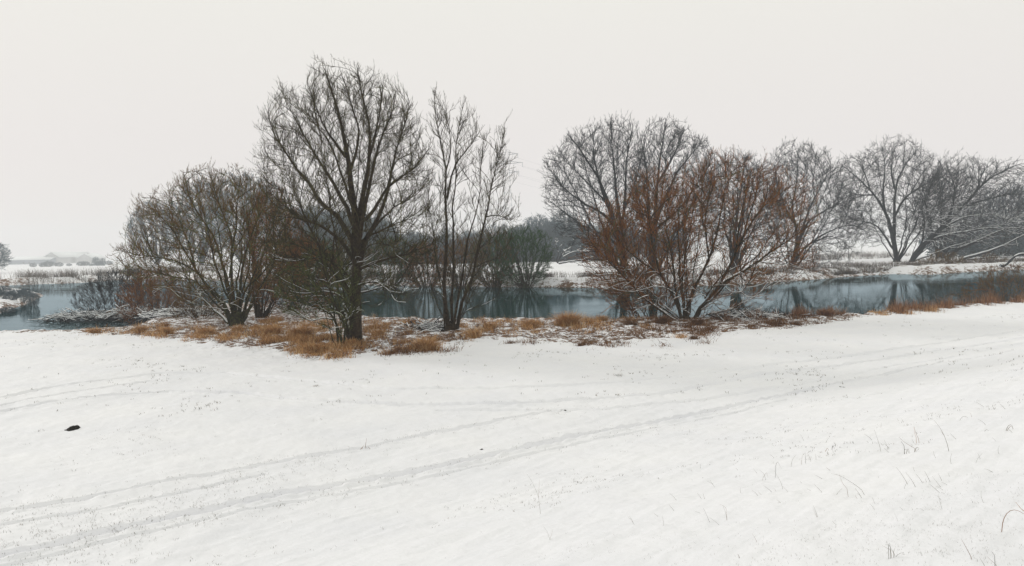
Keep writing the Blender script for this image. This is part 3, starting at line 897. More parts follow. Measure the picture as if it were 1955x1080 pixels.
Il = [
    ([(1303, 606), (1287, 562), (1262, 525), (1245, 467), (1237, 408), (1228, 358)], 0.111, -0.8),
    ([(1272, 600), (1228, 567), (1187, 525), (1157, 492), (1124, 458), (1105, 430)], 0.085, -1.0),
    ([(1308, 600), (1318, 570), (1337, 525), (1353, 492), (1370, 450), (1382, 383), (1387, 333), (1384, 300)], 0.119, 0.8),
    ([(1325, 604), (1345, 580), (1366, 554), (1403, 492), (1420, 450), (1437, 421), (1462, 387), (1495, 367), (1525, 345)], 0.128, -0.8),
    ([(1362, 562), (1385, 540), (1412, 525), (1462, 492), (1495, 467), (1530, 440), (1556, 425)], 0.102, -1.5),
    ([(1345, 570), (1370, 535), (1395, 515), (1441, 500), (1475, 495), (1505, 485)], 0.060, 1.2),
    ([(1300, 600), (1290, 560), (1283, 492), (1270, 433), (1278, 387), (1285, 340)], 0.093, 1.4),
    ([(1310, 604), (1305, 550), (1307, 492), (1320, 433), (1328, 383), (1335, 330)], 0.085, 2.0),
    ([(1290, 562), (1270, 548), (1245, 546), (1228, 550), (1212, 556), (1185, 555), (1170, 550)], 0.038, -2.0),
    ([(1366, 545), (1395, 543), (1410, 546), (1420, 552)], 0.025, -2.0),
    ([(1262, 525), (1225, 500), (1190, 470), (1165, 440), (1150, 420)], 0.060, 1.5),
    ([(1420, 450), (1440, 380), (1450, 340), (1462, 300)], 0.060, 1.0),
    ([(1353, 492), (1345, 430), (1350, 380), (1358, 330), (1352, 300)], 0.060, -1.6),
    ([(1403, 492), (1412, 420), (1425, 360), (1430, 300)], 0.060, 2.0),
    ([(1450, 500), (1500, 505), (1540, 515), (1570, 530)], 0.030, -1.0),
    ([(1320, 600), (1380, 540), (1430, 510), (1480, 470), (1510, 430), (1520, 400)], 0.076, 2.4),
]
envI = Env([(1250, 612), (1170, 595), (1105, 540), (1088, 460), (1110, 410), (1170, 380), (1200, 335), (1240, 308), (1290, 318), (1340, 300), (1380, 285), (1440, 298), (1490, 318),
            (1530, 330), (1565, 370), (1575, 440), (1570, 510), (1480, 570), (1400, 610)], (1325, 480), 49, 4.4)
tree("willow_shrub", "wide spreading riverside willow with red brown twigs and snow lined limbs right of centre", "tree", (1308, 606), 49, envI, Il, auto=12, r_auto=0.08, seed=31, natt=1900, tw=(2.2, 3.8), tl=(1.0, 0.5),
     mats=(M_BARK, M_TWD, M_TWR), dens=(2.0, 3.4, 3.8), lr=(0.33, 0.5, 0.55), ang=(34, 38, 36), trop=(0.4, 0.6, 0.7), wand=(0.35, 0.35, 0.4), rtip=0.006, tip2=0.009,
     snow=(4.4, 0.95, 1.6), stump=(0.25, 0.45), lcap=(3.0, 1.3, 0.6), group="trees on the near bank", base_r=1.0)
envI2 = Env([(1230, 625), (1150, 585), (1110, 530), (1100, 470), (1130, 430), (1190, 390), (1220, 340), (1270, 320), (1330, 350), (1350, 420), (1350, 500), (1320, 580)], (1230, 500), 52, 2.6)
tree("willow_shrub", "dense rust coloured thicket of thin stems against the big willow trunks across the river", "bush", (1250, 608), 52, envI2, [], auto=34, r_auto=0.045, seed=32, natt=850, tw=(2.6, 3.8), tl=(0.8, 0.4), scup=0.3,
     mats=(M_BARK, M_TWR, M_TWR), dens=(2.2, 3.4, 3.2), lr=(0.4, 0.5, 0.5), ang=(24, 28, 28), trop=(0.6, 0.7, 0.7), wand=(0.3, 0.3, 0.3), rtip=0.0065, tip2=0.008,
     snow=(1.8, 0.5, 1.0), lcap=(2.2, 1.0, 0.5), base_r=1.6, curv=0.2, wob=0.09)

# small companions of the tall tree
envB = Env([(655, 650), (600, 620), (530, 590), (520, 560), (560, 500), (620, 470), (680, 510), (692, 590)], (630, 570), 38, 1.7)
tree("alder_sapling", "small leaning twin stem sapling with olive twigs touching the tallest trunk's left side", "tree", (650, 662), 38, envB,
     [([(655, 663), (648, 630), (641, 610), (628, 594), (598, 583), (562, 572), (533, 566)], 0.07, -0.6), ([(647, 663), (645, 630), (640, 600), (634, 565), (628, 530), (622, 495)], 0.06, 0.6),
      ([(641, 612), (620, 605), (595, 612), (570, 600), (545, 596)], 0.035, -1.0), ([(655, 640), (665, 600), (668, 560), (672, 525)], 0.04, 0.8), ([(640, 600), (615, 560), (592, 530), (568, 505)], 0.04, 0.3)],
     auto=5, r_auto=0.03, seed=41, natt=260, sc=0.7, tw=(3, 4.5), mats=(M_BARKG, M_TWG, M_TWG), dens=(3.2, 4.0, 4.0), lr=(0.4, 0.5, 0.5), rtip=0.0055, tip2=0.008, snow=(2.6, 0.7, 1.0), lcap=(1.5, 0.7, 0.35), trop=(0.3, 0.4, 0.4))
envB2 = Env([(662, 655), (640, 600), (635, 520), (655, 440), (690, 430), (700, 500), (680, 600)], (665, 540), 41, 0.9)
tree("snowy_trunk_tree", "thin leaning tree whose trunk is speckled with plastered snow just behind the tallest tree", "tree", (664, 652), 41, envB2,
     [([(664, 655), (661, 620), (659, 590), (656, 560), (657, 513), (664, 470), (668, 440)], 0.13, 0.3), ([(657, 530), (648, 500), (640, 470)], 0.05, 0.6)],
     auto=2, r_auto=0.03, seed=43, mats=(M_BIRCH, M_TWD, M_TWD), dens=(2.0, 3.5, 4), lcap=(1.2, 0.6, 0.3), rtip=0.006, snow=(4, 0.5, 1.0))

# ruddy shrubs between the left willow and the tall tree
envD1 = Env([(500, 615), (465, 560), (468, 480), (472, 400), (490, 352), (530, 350), (560, 380), (585, 440), (590, 520), (560, 590)], (520, 480), 56, 2.4)
tree("willow_shrub", "upright rust red willow overlapping the right edge of the broad left willow", "bush", (500, 612), 56, envD1, 
     [([(497, 612), (490, 560), (497, 500), (512, 450), (528, 400), (540, 365)], 0.13, 0.3), ([(492, 612), (484, 560), (486, 500), (492, 440), (500, 390)], 0.10, 0.8)],
     auto=20, r_auto=0.07, seed=51, natt=900, tw=(4.0, 4.6), tl=(0.8, 0.4), scup=0.3, mats=(M_BARK, M_TWR, M_TWR), dens=(2.2, 3.4, 3.6), lr=(0.38, 0.5, 0.5), ang=(28, 32, 30), trop=(0.6, 0.8, 0.8), rtip=0.008, tip2=0.011, snow=(2.4, 0.6, 1.2), lcap=(2.4, 1.1, 0.5), base_r=0.7)
envD2 = Env([(560, 612), (500, 590), (480, 540), (492, 480), (540, 440), (600, 450), (640, 480), (655, 540), (630, 600)], (560, 530), 61, 2.6)
tree("willow_shrub", "low dense brown thicket behind the orange grass between two big trees", "bush", (560, 598), 61, envD2, [], auto=34, r_auto=0.05, seed=52, natt=900, tw=(4.0, 4.6), tl=(0.8, 0.4),
     mats=(M_BARK, M_TWB, M_TWR), dens=(2.4, 3.2, 3.2), lr=(0.42, 0.5, 0.5), ang=(30, 34, 34), trop=(0.3, 0.4, 0.4), rtip=0.009, tip2=0.011, snow=(2.2, 0.6, 1.2), lcap=(2.0, 1.0, 0.5), base_r=1.5, curv=0.0)
envE1 = Env([(210, 604), (150, 602), (128, 580), (160, 545), (200, 520), (250, 512), (300, 530), (310, 590)], (215, 580), 72, 2.6)
tree("riverside_bush", "grey leafless bush leaning left over the water by the snowy brush pile", "bush", (225, 602), 72, envE1, [], auto=60, r_auto=0.03, seed=61, natt=1500, tw=(6, 5.5), tl=(0.7, 0.4), scup=0.3, scr=0.006,
     mats=(M_BARKS, M_TWS, M_TWS), dens=(1.7, 3.0, 3.0), lr=(0.4, 0.5, 0.5), ang=(22, 26, 26), trop=(0.5, 0.5, 0.5), rtip=0.0065, tip2=0.008, lcap=(2.0, 0.9, 0.5), base_r=3.0, curv=0.15, z=-0.9)
envE2 = Env([(290, 632), (235, 620), (218, 570), (245, 530), (290, 510), (340, 520), (365, 570), (350, 620)], (292, 580), 64, 2.6)
tree("riverside_bush", "rusty red bush right of the grey bush at the water's edge on the left", "bush", (292, 622), 62, envE2, [], auto=60, r_auto=0.03, seed=62, natt=650, tw=(4.2, 4), tl=(0.8, 0.4), scup=0.4,
     mats=(M_BARK, M_TWR, M_TWR), dens=(2.0, 3.0, 3.0), lr=(0.4, 0.5, 0.5), ang=(24, 28, 28), trop=(0.5, 0.5, 0.5), rtip=0.0065, tip2=0.008, lcap=(1.8, 0.9, 0.4), base_r=2.4, snow=(1.6, 0.7, 1.2), curv=0.1)
envE3 = Env([(380, 636), (335, 625), (320, 585), (340, 550), (390, 535), (430, 560), (435, 620)], (380, 590), 58, 2.2)
tree("riverside_bush", "low snow dusted brown bush beneath the left willow's limbs", "bush", (382, 622), 58, envE3, [], auto=40, r_auto=0.03, seed=63, natt=400, tw=(4, 4), tl=(0.6, 0.3), sc=0.8,
     mats=(M_BARK, M_TWB, M_TWB), dens=(2.2, 3.2, 3.0), lr=(0.45, 0.5, 0.5), ang=(34, 38, 34), trop=(0.2, 0.2, 0.3), rtip=0.0065, tip2=0.008, lcap=(1.5, 0.8, 0.4), base_r=2.2, snow=(1.6, 0.9, 1.6), curv=0.0)

# right edge thicket standing in the shallows
envR = Env([(1900, 590), (1850, 575), (1800, 570), (1840, 545), (1870, 520), (1920, 510), (1990, 505), (2060, 540), (2020, 590)], (1925, 560), 71, 3.0)
tree("riverside_bush", "reddish thicket with snow dots in the water at the right edge", "bush", (1930, 577), 71, envR, [], auto=60, r_auto=0.03, seed=64, natt=600, tw=(4, 4), tl=(0.7, 0.35), scup=0.3,
     mats=(M_BARK, M_TWR, M_TWB), dens=(2.0, 3.0, 3.0), lr=(0.42, 0.5, 0.5), ang=(26, 30, 30), trop=(0.4, 0.4, 0.4), rtip=0.0065, tip2=0.008, lcap=(1.8, 0.8, 0.4), base_r=3.4, snow=(1.2, 0.3, 1.4))

# ------------------------------------------------------------------ far bank trees
J1 = [
    ([(1191, 537), (1184, 471), (1174, 429), (1162, 392), (1145, 342), (1120, 304), (1099, 275), (1083, 255)], 0.496, -2),
    ([(1194, 537), (1188, 440), (1182, 400), (1174, 346), (1170, 304), (1167, 260), (1166, 230)], 0.400, 2),
    ([(1176, 435), (1150, 405), (1124, 392), (1100, 375), (1082, 362), (1060, 338), (1046, 315)], 0.224, 3),
    ([(1186, 430), (1192, 380), (1195, 308), (1203, 275), (1208, 240)], 0.256, -2),
    ([(1183, 470), (1155, 450), (1124, 437), (1091, 417), (1062, 392), (1044, 378)], 0.176, -3),
    ([(1170, 420), (1150, 370), (1138, 320), (1132, 280), (1136, 245)], 0.208, 4),
    ([(1160, 390), (1125, 350), (1095, 320), (1072, 300)], 0.160, -4),
    ([(1190, 400), (1212, 350), (1224, 310), (1226, 275)], 0.176, 4),
]
envJ1 = Env([(1180, 500), (1110, 490), (1060, 440), (1034, 385), (1034, 310), (1065, 280), (1085, 250), (1115, 246), (1150, 226), (1200, 222), (1226, 245), (1240, 320), (1236, 400), (1215, 480)], (1145, 370), 112, 7.5)
FARP = dict(dens=(0.95, 1.8, 2.4), lr=(0.34, 0.48, 0.55), ang=(36, 40, 38), trop=(0.4, 0.5, 0.6), wand=(0.35, 0.4, 0.45), rtip=0.010, tip2=0.016, natt=2000, sc=1.9, tw=(3.0, 4.2), tl=(0.85, 0.45), lcap=(5.5, 2.3, 1.1), group="trees on the far bank")
FS = (M_BARKS, M_TWS, M_TWS)
tree("old_willow", "big grey willow with fan shaped crown, leftmost big tree across the river", "tree", (1192, 532), 112, envJ1, J1, auto=6, r_auto=0.22, seed=71, mats=FS, stump=(2, 0.8), snow=(9, 0.4, 1.2), **FARP)
J2 = [
    ([(1245, 541), (1247, 470), (1252, 400), (1257, 330), (1263, 280), (1270, 238)], 0.480, -1),
    ([(1243, 541), (1241, 450), (1240, 390), (1235, 330), (1228, 280), (1236, 248)], 0.360, 2),
    ([(1250, 420), (1268, 380), (1290, 330), (1318, 295), (1342, 270)], 0.280, 1),
    ([(1252, 440), (1285, 410), (1318, 370), (1345, 330), (1362, 300)], 0.208, -3),
    ([(1256, 350), (1280, 310), (1298, 270), (1305, 245)], 0.192, 3),
]
envJ2 = Env([(1235, 500), (1212, 420), (1214, 300), (1230, 240), (1280, 226), (1330, 252), (1362, 280), (1374, 330), (1360, 420), (1300, 500)], (1285, 350), 110, 7)
tree("old_willow", "tall grey willow directly behind the rust thicket, second big trunk on the far bank", "tree", (1245, 538), 110, envJ2, J2, auto=7, r_auto=0.2, seed=72, mats=FS, stump=(2, 0.9), **FARP)
envJ3 = Env([(1390, 500), (1350, 470), (1338, 380), (1360, 300), (1400, 285), (1460, 298), (1495, 350), (1490, 460), (1440, 500)], (1415, 400), 118, 7)
tree("old_willow", "grey willow behind the spreading red brown willow's right half across the river", "tree", (1402, 526), 118, envJ3,
     [([(1402, 530), (1400, 480), (1404, 430), (1412, 380), (1418, 330), (1422, 300)], 0.45, 0)], auto=11, r_auto=0.25, seed=73, mats=FS, low=False, curv=0.02, **FARP)
K = [
    ([(1507, 517), (1519, 477), (1523, 451), (1516, 425), (1513, 388), (1522, 351), (1524, 300)], 0.383, -2),
    ([(1520, 480), (1530, 440), (1543, 407), (1561, 370), (1576, 336), (1598, 318)], 0.289, 2),
    ([(1512, 505), (1539, 470), (1572, 447), (1613, 429), (1640, 430), (1657, 448)], 0.221, -3),
    ([(1516, 425), (1500, 400), (1485, 360), (1478, 320), (1480, 290)], 0.221, 3),
    ([(1545, 466), (1580, 450), (1605, 455), (1625, 475)], 0.136, -4),
    ([(1528, 445), (1548, 420), (1580, 400), (1610, 385), (1632, 378)], 0.187, 3),
]
envK = Env([(1500, 520), (1455, 470), (1450, 400), (1460, 350), (1468, 300), (1500, 266), (1540, 268), (1590, 292), (1622, 340), (1645, 400), (1662, 460), (1640, 490), (1580, 520)], (1545, 400), 131, 8)
tree("old_willow", "grey willow with drooping right limbs and a leaning trunk at the far water's edge", "tree", (1508, 514), 131, envK, K, auto=7, r_auto=0.2, seed=74, mats=(M_BARKS, M_TWS, M_TWS), snow=(6, 0.4, 1.2), **FARP)
L = [
    ([(1713, 502), (1709, 480), (1705, 455), (1698, 425), (1687, 396), (1669, 370), (1650, 351), (1628, 333), (1609, 316)], 0.496, -2),
    ([(1690, 402), (1686, 380), (1687, 362), (1691, 325), (1687, 296), (1681, 275)], 0.272, 2),
    ([(1706, 460), (1707, 414), (1706, 373), (1709, 351), (1724, 321), (1743, 296), (1756, 282)], 0.384, 1),
    ([(1708, 410), (1720, 385), (1731, 373), (1765, 351), (1802, 336), (1815, 325)], 0.256, -2),
    ([(1705, 475), (1690, 452), (1672, 429), (1650, 424), (1628, 418), (1606, 410)], 0.240, -3),
    ([(1708, 360), (1700, 330), (1704, 300), (1710, 275)], 0.208, 4),
    ([(1668, 372), (1640, 372), (1615, 365), (1600, 350)], 0.160, 4),
    ([(1660, 362), (1650, 330), (1645, 305)], 0.160, -4),
    ([(1740, 366), (1760, 330), (1780, 305)], 0.160, 4),
]
envL = Env([(1695, 475), (1620, 452), (1592, 410), (1592, 320), (1610, 297), (1660, 278), (1700, 263), (1750, 267), (1782, 288), (1815, 315), (1826, 360), (1795, 430), (1740, 470)], (1705, 375), 160, 11)
FARL = dict(FARP); FARL.update(natt=2300, sc=2.3, tw=(2.3, 3.6), scup=0.05, dens=(0.85, 1.5, 2.0), rtip=0.0125, tip2=0.02, lcap=(6.5, 2.8, 1.3), wand=(0.5, 0.55, 0.6))
tree("old_willow", "rounded dark willow with forked upright trunk standing alone on the far right bank", "tree", (1712, 500), 160, envL, L, auto=6, r_auto=0.25, seed=75, mats=FS, stump=(1.5, 0.75), snow=(14, 0.4, 1.3), **FARL)
Mw = [
    ([(1738, 497), (1757, 470), (1791, 440), (1809, 421), (1843, 392), (1865, 362), (1887, 340), (1924, 321), (1950, 312)], 0.527, -2),
    ([(1794, 438), (1839, 414), (1887, 408), (1915, 412), (1931, 422)], 0.255, 3),
    ([(1806, 424), (1820, 388), (1822, 351), (1805, 314)], 0.255, 4),
    ([(1745, 487), (1765, 465), (1802, 449), (1857, 440), (1894, 432), (1931, 443), (1965, 450)], 0.357, -5),
    ([(1865, 362), (1875, 330), (1888, 308)], 0.170, 3),
    ([(1760, 470), (1768, 430), (1760, 390), (1772, 350)], 0.212, 3),
    ([(1845, 392), (1880, 380), (1930, 370), (1970, 372)], 0.212, -3),
]
envM = Env([(1780, 490), (1748, 430), (1752, 360), (1788, 302), (1830, 293), (1880, 303), (1920, 303), (1965, 312), (2015, 360), (2020, 440), (1960, 465), (1850, 470)], (1865, 390), 156, 9)
tree("leaning_willow", "willow leaning strongly right from the bank beside the rounded dark willow", "tree", (1738, 496), 156, envM, Mw, auto=5, r_auto=0.22, seed=76, mats=FS, snow=(14, 0.9, 2.0), **FARL)
envN = Env([(1790, 480), (1740, 440), (1735, 370), (1770, 320), (1830, 318), (1880, 350), (1880, 430), (1830, 480)], (1810, 400), 178, 8)
tree("old_willow", "pair of short trunks with hazy crown seen under the leaning willow", "tree", (1796, 491), 178, envN,
     [([(1791, 493), (1787, 470), (1780, 445), (1770, 410), (1765, 370)], 0.45, 0), ([(1800, 493), (1803, 460), (1815, 420), (1822, 380), (1830, 345)], 0.45, 2)], auto=9, r_auto=0.22, seed=77, mats=FS, low=False, curv=0.02, **FARL)
# arching fallen limbs on the far bank at the right
def fallen(name, label, limbs, D, seed, base, env, r=None, **kw):
    p = dict(natt=0, dens=(0.5, 1.0, 1.4), lr=(0.25, 0.5, 0.5), rtip=0.015, tip2=0.028, snow=(12, 1.0, 2.2), lcap=(3.5, 1.8, 0.9)); p.update(kw)
    tree(name, label, "fallen tree", base, D, env, limbs, auto=0, seed=seed, mats=FS, **p)
envO = Env([(1900, 520), (1820, 505), (1800, 470), (1840, 430), (1900, 415), (1980, 420), (2040, 460), (2020, 515)], (1905, 470), 150, 8)
fallen("fallen_willow", "fallen limb arching over snow from beside the short twin trunks, at the far right", [([(1808, 490), (1839, 470), (1876, 458), (1905, 442), (1931, 433), (1970, 440), (2010, 470)], 0.38, -2)], 158, 81, (1808, 492), envO)
fallen("fallen_willow", "long straight fallen limb with a snow line, lowest slanting up to the right edge", [([(1825, 498), (1843, 494), (1887, 481), (1924, 466), (1960, 446), (2000, 430)], 0.34, -2), ([(1845, 496), (1880, 492), (1920, 490), (1960, 496)], 0.22, 1)], 152, 82, (1825, 500), envO)
fallen("fallen_willow", "short snow covered limb curving out of the water at the right edge", [([(1909, 512), (1925, 502), (1937, 488), (1955, 483), (1985, 488), (2010, 500)], 0.26, -1), ([(1922, 516), (1945, 508), (1975, 500)], 0.14, 0)], 136, 83, (1909, 514), envO)

# green and russet bushes along the far bank
FB = dict(lr=(0.42, 0.5, 0.5), ang=(22, 28, 28), trop=(0.5, 0.6, 0.6), wand=(0.2, 0.25, 0.3), rtip=0.011, tip2=0.014, lcap=(3.0, 1.5, 0.8), dens=(1.5, 2.2, 2.6), natt=800, sc=1.15, tw=(3.6, 4.0), tl=(0.8, 0.4), scup=0.3, group="bushes along the far waterline")
def bush(label, px, D, poly, c, dd, seed, mats, n=26, r=0.11, base_r=0.8, **kw):
    p = dict(FB); p.update(kw); n = int(n * 1.5); r *= 0.75
    if dd <= 3: p.update(natt=450, sc=0.8)
    tree("willow_bush", label, "bush", px, D, Env(poly, c, D, dd), [], auto=n, r_auto=r, seed=seed, mats=mats, base_r=base_r, **p)
GM = (M_BARK, M_TWN, M_TWN)
bush("round dark green willow bush fanning out above its reflection in the river", (1005, 544), 110, [(1005, 560), (950, 540), (925, 500), (930, 455), (960, 435), (1000, 428), (1045, 445), (1060, 480), (1052, 520)], (1000, 500), 4.2, 91, GM, n=34, curv=0.05, snow=(3, 0.6, 1.2))
bush("green bush with russet left flank next to the round green willow bush", (945, 543), 112, [(945, 555), (905, 545), (893, 490), (905, 450), (940, 436), (980, 445), (990, 500)], (942, 500), 4, 92, (M_BARK, M_TWN, M_TWB), n=30)
bush("russet bush on the far bank seen between the slender tree's stems", (880, 541), 114, [(880, 555), (845, 545), (835, 500), (850, 465), (885, 452), (925, 465), (930, 520)], (882, 505), 3.6, 93, (M_BARK, M_TWR, M_TWB), n=26)
bush("brown bush on the far bank left of the slender tree", (815, 540), 116, [(815, 555), (775, 545), (768, 500), (785, 470), (820, 462), (850, 480), (855, 530)], (812, 505), 3.6, 94, (M_BARK, M_TWR, M_TWR), n=26)
bush("red brown bush on the far bank just right of the tallest tree's trunk", (745, 540), 117, [(745, 555), (705, 545), (695, 495), (715, 460), (750, 450), (790, 465), (795, 525)], (745, 505), 3.8, 95, (M_BARK, M_TWR, M_TWN), n=28)
bush("olive bush on the far bank hidden behind the tallest trunk", (672, 539), 118, [(672, 555), (630, 545), (618, 500), (635, 465), (675, 455), (712, 470), (720, 525)], (670, 505), 4, 96, (M_BARK, M_TWN, M_TWB), n=26)
bush("dark bush on the far bank behind the brown thicket", (596, 537), 120, [(596, 552), (550, 545), (540, 490), (560, 455), (600, 445), (640, 465), (645, 525)], (595, 500), 4, 97, (M_BARK, M_TWN, M_TWN), n=26)
bush("low dark bush overhanging the water between the two big far trunks", (1222, 546), 108, [(1222, 556), (1175, 552), (1165, 530), (1190, 508), (1230, 505), (1275, 520), (1275, 550)], (1222, 535), 3.0, 98, (M_BARK, M_TWB, M_TWB), n=24, r=0.07, base_r=2)
bush("small russet bush at the waterline beside the leaning trunk of the drooping willow", (1515, 527), 128, [(1515, 536), (1485, 532), (1480, 518), (1500, 508), (1530, 507), (1552, 518), (1550, 533)], (1515, 524), 2.2, 99, (M_BARK, M_TWR, M_TWR), n=18, r=0.05, base_r=1.6)
bush("wide dark bush hanging over the water under the leaning willow", (1795, 514), 138, [(1800, 528), (1750, 522), (1740, 508), (1765, 492), (1810, 486), (1850, 495), (1870, 512), (1850, 526)], (1800, 512), 4, 100, (M_BARKS, M_TWS, M_TWB), n=40, r=0.07, base_r=4.5, curv=0.1, snow=(2, 0.6, 1.6))
bush("low scrub at the waterline right of the wide dark bush", (1880, 508), 142, [(1880, 520), (1850, 517), (1845, 505), (1870, 494), (1910, 492), (1940, 503), (1935, 516)], (1885, 508), 3, 101, (M_BARKS, M_TWS, M_TWB), n=22, r=0.05, base_r=3.0, snow=(2, 0.6, 1.6))
bush("scrub at the waterline left of the drooping willow, under spreading red brown limbs", (1440, 536), 118, [(1440, 548), (1400, 544), (1390, 528), (1415, 512), (1450, 510), (1480, 522), (1478, 542)], (1438, 532), 3, 102, (M_BARK, M_TWB, M_TWB), n=24, r=0.06, base_r=2.2)
# dead snow laden branches at the wood's edge
tree("fallen_willow", "dead tree with pale snow laden branches lying at the misty wood's edge", "fallen tree", (1080, 502), 178, Env([(1085, 512), (1050, 500), (1048, 450), (1080, 435), (1125, 450), (1135, 495)], (1088, 480), 178, 4),
     [([(1062, 500), (1066, 485), (1062, 470), (1060, 455)], 0.16, 0), ([(1064, 502), (1075, 480), (1090, 472), (1100, 455)], 0.18, 1), ([(1066, 503), (1090, 499), (1110, 495), (1130, 500)], 0.22, -1), ([(1075, 490), (1095, 480), (1115, 478), (1130, 470)], 0.14, 1)],
     auto=0, seed=103, mats=FS, dens=(0.9, 1.2, 1.5), lr=(0.4, 0.5, 0.5), rtip=0.03, tip2=0.05, snow=(30, 1.4, 6), lcap=(3, 1.5, 0.8))
# ------------------------------------------------------------------ misty background trees
WOODD = dict(natt=800, sc=1.7, tw=(2.0, 2.8), tl=(0.9, 0.5), dens=(0.6, 1.1, 1.3), lr=(0.42, 0.5, 0.55), ang=(34, 38, 38), trop=(0.5, 0.5, 0.5), wand=(0.4, 0.45, 0.5), rtip=0.028, tip2=0.035, lcap=(6, 3, 1.5))
def proto(name, label, cat, H, W, seed, trunk_r, n, mats, group, low=False, **kw):
    """a background tree modelled once at the far meadow, H high and W wide"""
    D = 250.0
    cx = 1100.0
    gb = on_z([(cx, 500)], 0)[0]
    s = F / D
    by = 500.0
    p = [(0, -0.08), (-0.32, -0.16), (-0.5, -0.4), (-0.48, -0.66), (-0.3, -0.9), (0, -1.0), (0.28, -0.92), (0.47, -0.7), (0.5, -0.42), (0.3, -0.15)]
    poly = [(cx + a * W * s, by + b * H * s) for a, b in p]
    env = Env(poly, (cx, by - 0.5 * H * s), D, W * 0.5)
    pr = dict(WOODD); pr.update(kw)
    return tree(name, label, cat, (cx, by), D, env, [([(cx, by + 3), (cx + 3, by - 0.3 * H * s), (cx - 2, by - 0.6 * H * s), (cx + 2, by - 0.88 * H * s)], trunk_r, 0.5)], auto=n, r_auto=trunk_r * 0.6,
                seed=seed, mats=mats, low=low, curv=0.04, group=group, rlo=0.5, **pr)
def copy_tree(root, loc, rz, sc, label=None, cat=None, group=None):
    r = root.copy(); COL.objects.link(r)
    r.location = loc; r.rotation_euler = (0, 0, rz); r.scale = sc
    if label: r["label"] = label
    if cat: r["category"] = cat
    if group: r["group"] = group
    for ch in list(root.children):
        c = ch.copy(); COL.objects.link(c); c.parent = r
    return r
def place(root, px, D, H, H0, rz, **kw):
    p = at_depth([px], D)[0]
    z = float(ground_z(np.array([p[0]]), np.array([p[1]]))[0])
    s = H / H0
    return copy_tree(root, (p[0], p[1], z - 0.1), rz, (s * kw.pop("wx", 1.0), s * kw.pop("wy", 1.0), s), **kw)

wl_label = "bare misty tree in the blue grey wood behind the far bank"
wg = "trees of the misty wood"
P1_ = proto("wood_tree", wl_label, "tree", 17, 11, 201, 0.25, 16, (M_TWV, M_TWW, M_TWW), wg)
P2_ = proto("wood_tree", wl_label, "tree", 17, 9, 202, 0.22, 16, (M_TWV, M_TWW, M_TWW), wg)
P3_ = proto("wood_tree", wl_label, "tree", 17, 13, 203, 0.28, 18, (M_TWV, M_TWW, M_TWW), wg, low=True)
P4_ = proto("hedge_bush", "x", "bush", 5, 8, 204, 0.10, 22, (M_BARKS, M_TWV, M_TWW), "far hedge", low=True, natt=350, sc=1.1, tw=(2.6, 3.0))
rw = np.random.RandomState(5)
first = [True, True, True]
PR = [P1_, P2_, P3_]
def wood(px, D, H, **kw):
    i = rw.randint(3)
    place(PR[i], (px, 500), D, H * rw.uniform(0.88, 1.12), 17, rw.uniform(0, 6.28), wx=rw.uniform(0.9, 1.2), wy=rw.uniform(0.9, 1.2), **kw)
# tops of the wood across the picture: (x, top y)
prof = [(560, 395), (620, 388), (700, 400), (760, 430), (820, 438), (880, 440), (940, 432), (1000, 418), (1030, 405), (1060, 402), (1100, 415), (1150, 425), (1230, 428), (1320, 430)]
px_, py_ = zip(*prof)
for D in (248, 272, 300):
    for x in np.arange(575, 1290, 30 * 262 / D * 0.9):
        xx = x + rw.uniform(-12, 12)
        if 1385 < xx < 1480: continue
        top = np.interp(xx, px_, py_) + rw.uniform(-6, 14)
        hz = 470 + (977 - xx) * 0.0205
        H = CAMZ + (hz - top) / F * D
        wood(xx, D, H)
# understorey scrub that closes the wood's foot
for D, n in ((238, 34), (252, 30)):
    for x in np.linspace(565, 1180, n):
        place(P4_, (x + rw.uniform(-8, 8), 500), D, rw.uniform(4.5, 7.5), 5, rw.uniform(0, 6.28), label="leafless scrub along the foot of the misty wood", cat="bush", group="scrub at the foot of the wood")
# right hand misty trees behind the fallen limbs
rg = "misty trees at the right edge"
def slate(root):
    for ch in root.children:
        ch.data = slates.setdefault(ch.data.name, None) or mk_slate(ch.data)
slates = {}
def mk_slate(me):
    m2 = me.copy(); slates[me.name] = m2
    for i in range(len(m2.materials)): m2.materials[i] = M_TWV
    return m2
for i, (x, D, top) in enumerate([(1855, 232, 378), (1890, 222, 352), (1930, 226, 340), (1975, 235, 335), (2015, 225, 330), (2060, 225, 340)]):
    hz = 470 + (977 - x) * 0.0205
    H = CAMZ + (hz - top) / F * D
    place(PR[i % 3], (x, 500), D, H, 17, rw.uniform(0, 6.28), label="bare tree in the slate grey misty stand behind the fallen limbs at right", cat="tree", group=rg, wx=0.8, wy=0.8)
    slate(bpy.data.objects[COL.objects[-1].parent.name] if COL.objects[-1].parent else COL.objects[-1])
for i, x in enumerate(np.linspace(1815, 2060, 9)):
    place(P4_, (x, 500), 185 + rw.uniform(0, 14), rw.uniform(5, 9), 5, rw.uniform(0, 6.28), label="leafless scrub under the slate grey misty stand at right", cat="bush", group="scrub under the right hand stand")
# thin misty crowns behind the left willow
for (x, D, top, lab) in [(300, 335, 375, "misty tree whose faint crown shows at the left willow's upper left edge"), (385, 300, 330, "misty big limbed tree behind the middle of the left willow"),
                         (465, 330, 318, "faint misty tree topping the left willow's right shoulder")]:
    hz = 470 + (977 - x) * 0.0205
    place(PR[int(x) % 3], (x, 500), D, CAMZ + (hz - top) / F * D, 17, x * 0.1, label=lab, cat="tree", group="misty trees behind the left willow", wx=1.25, wy=1.25)
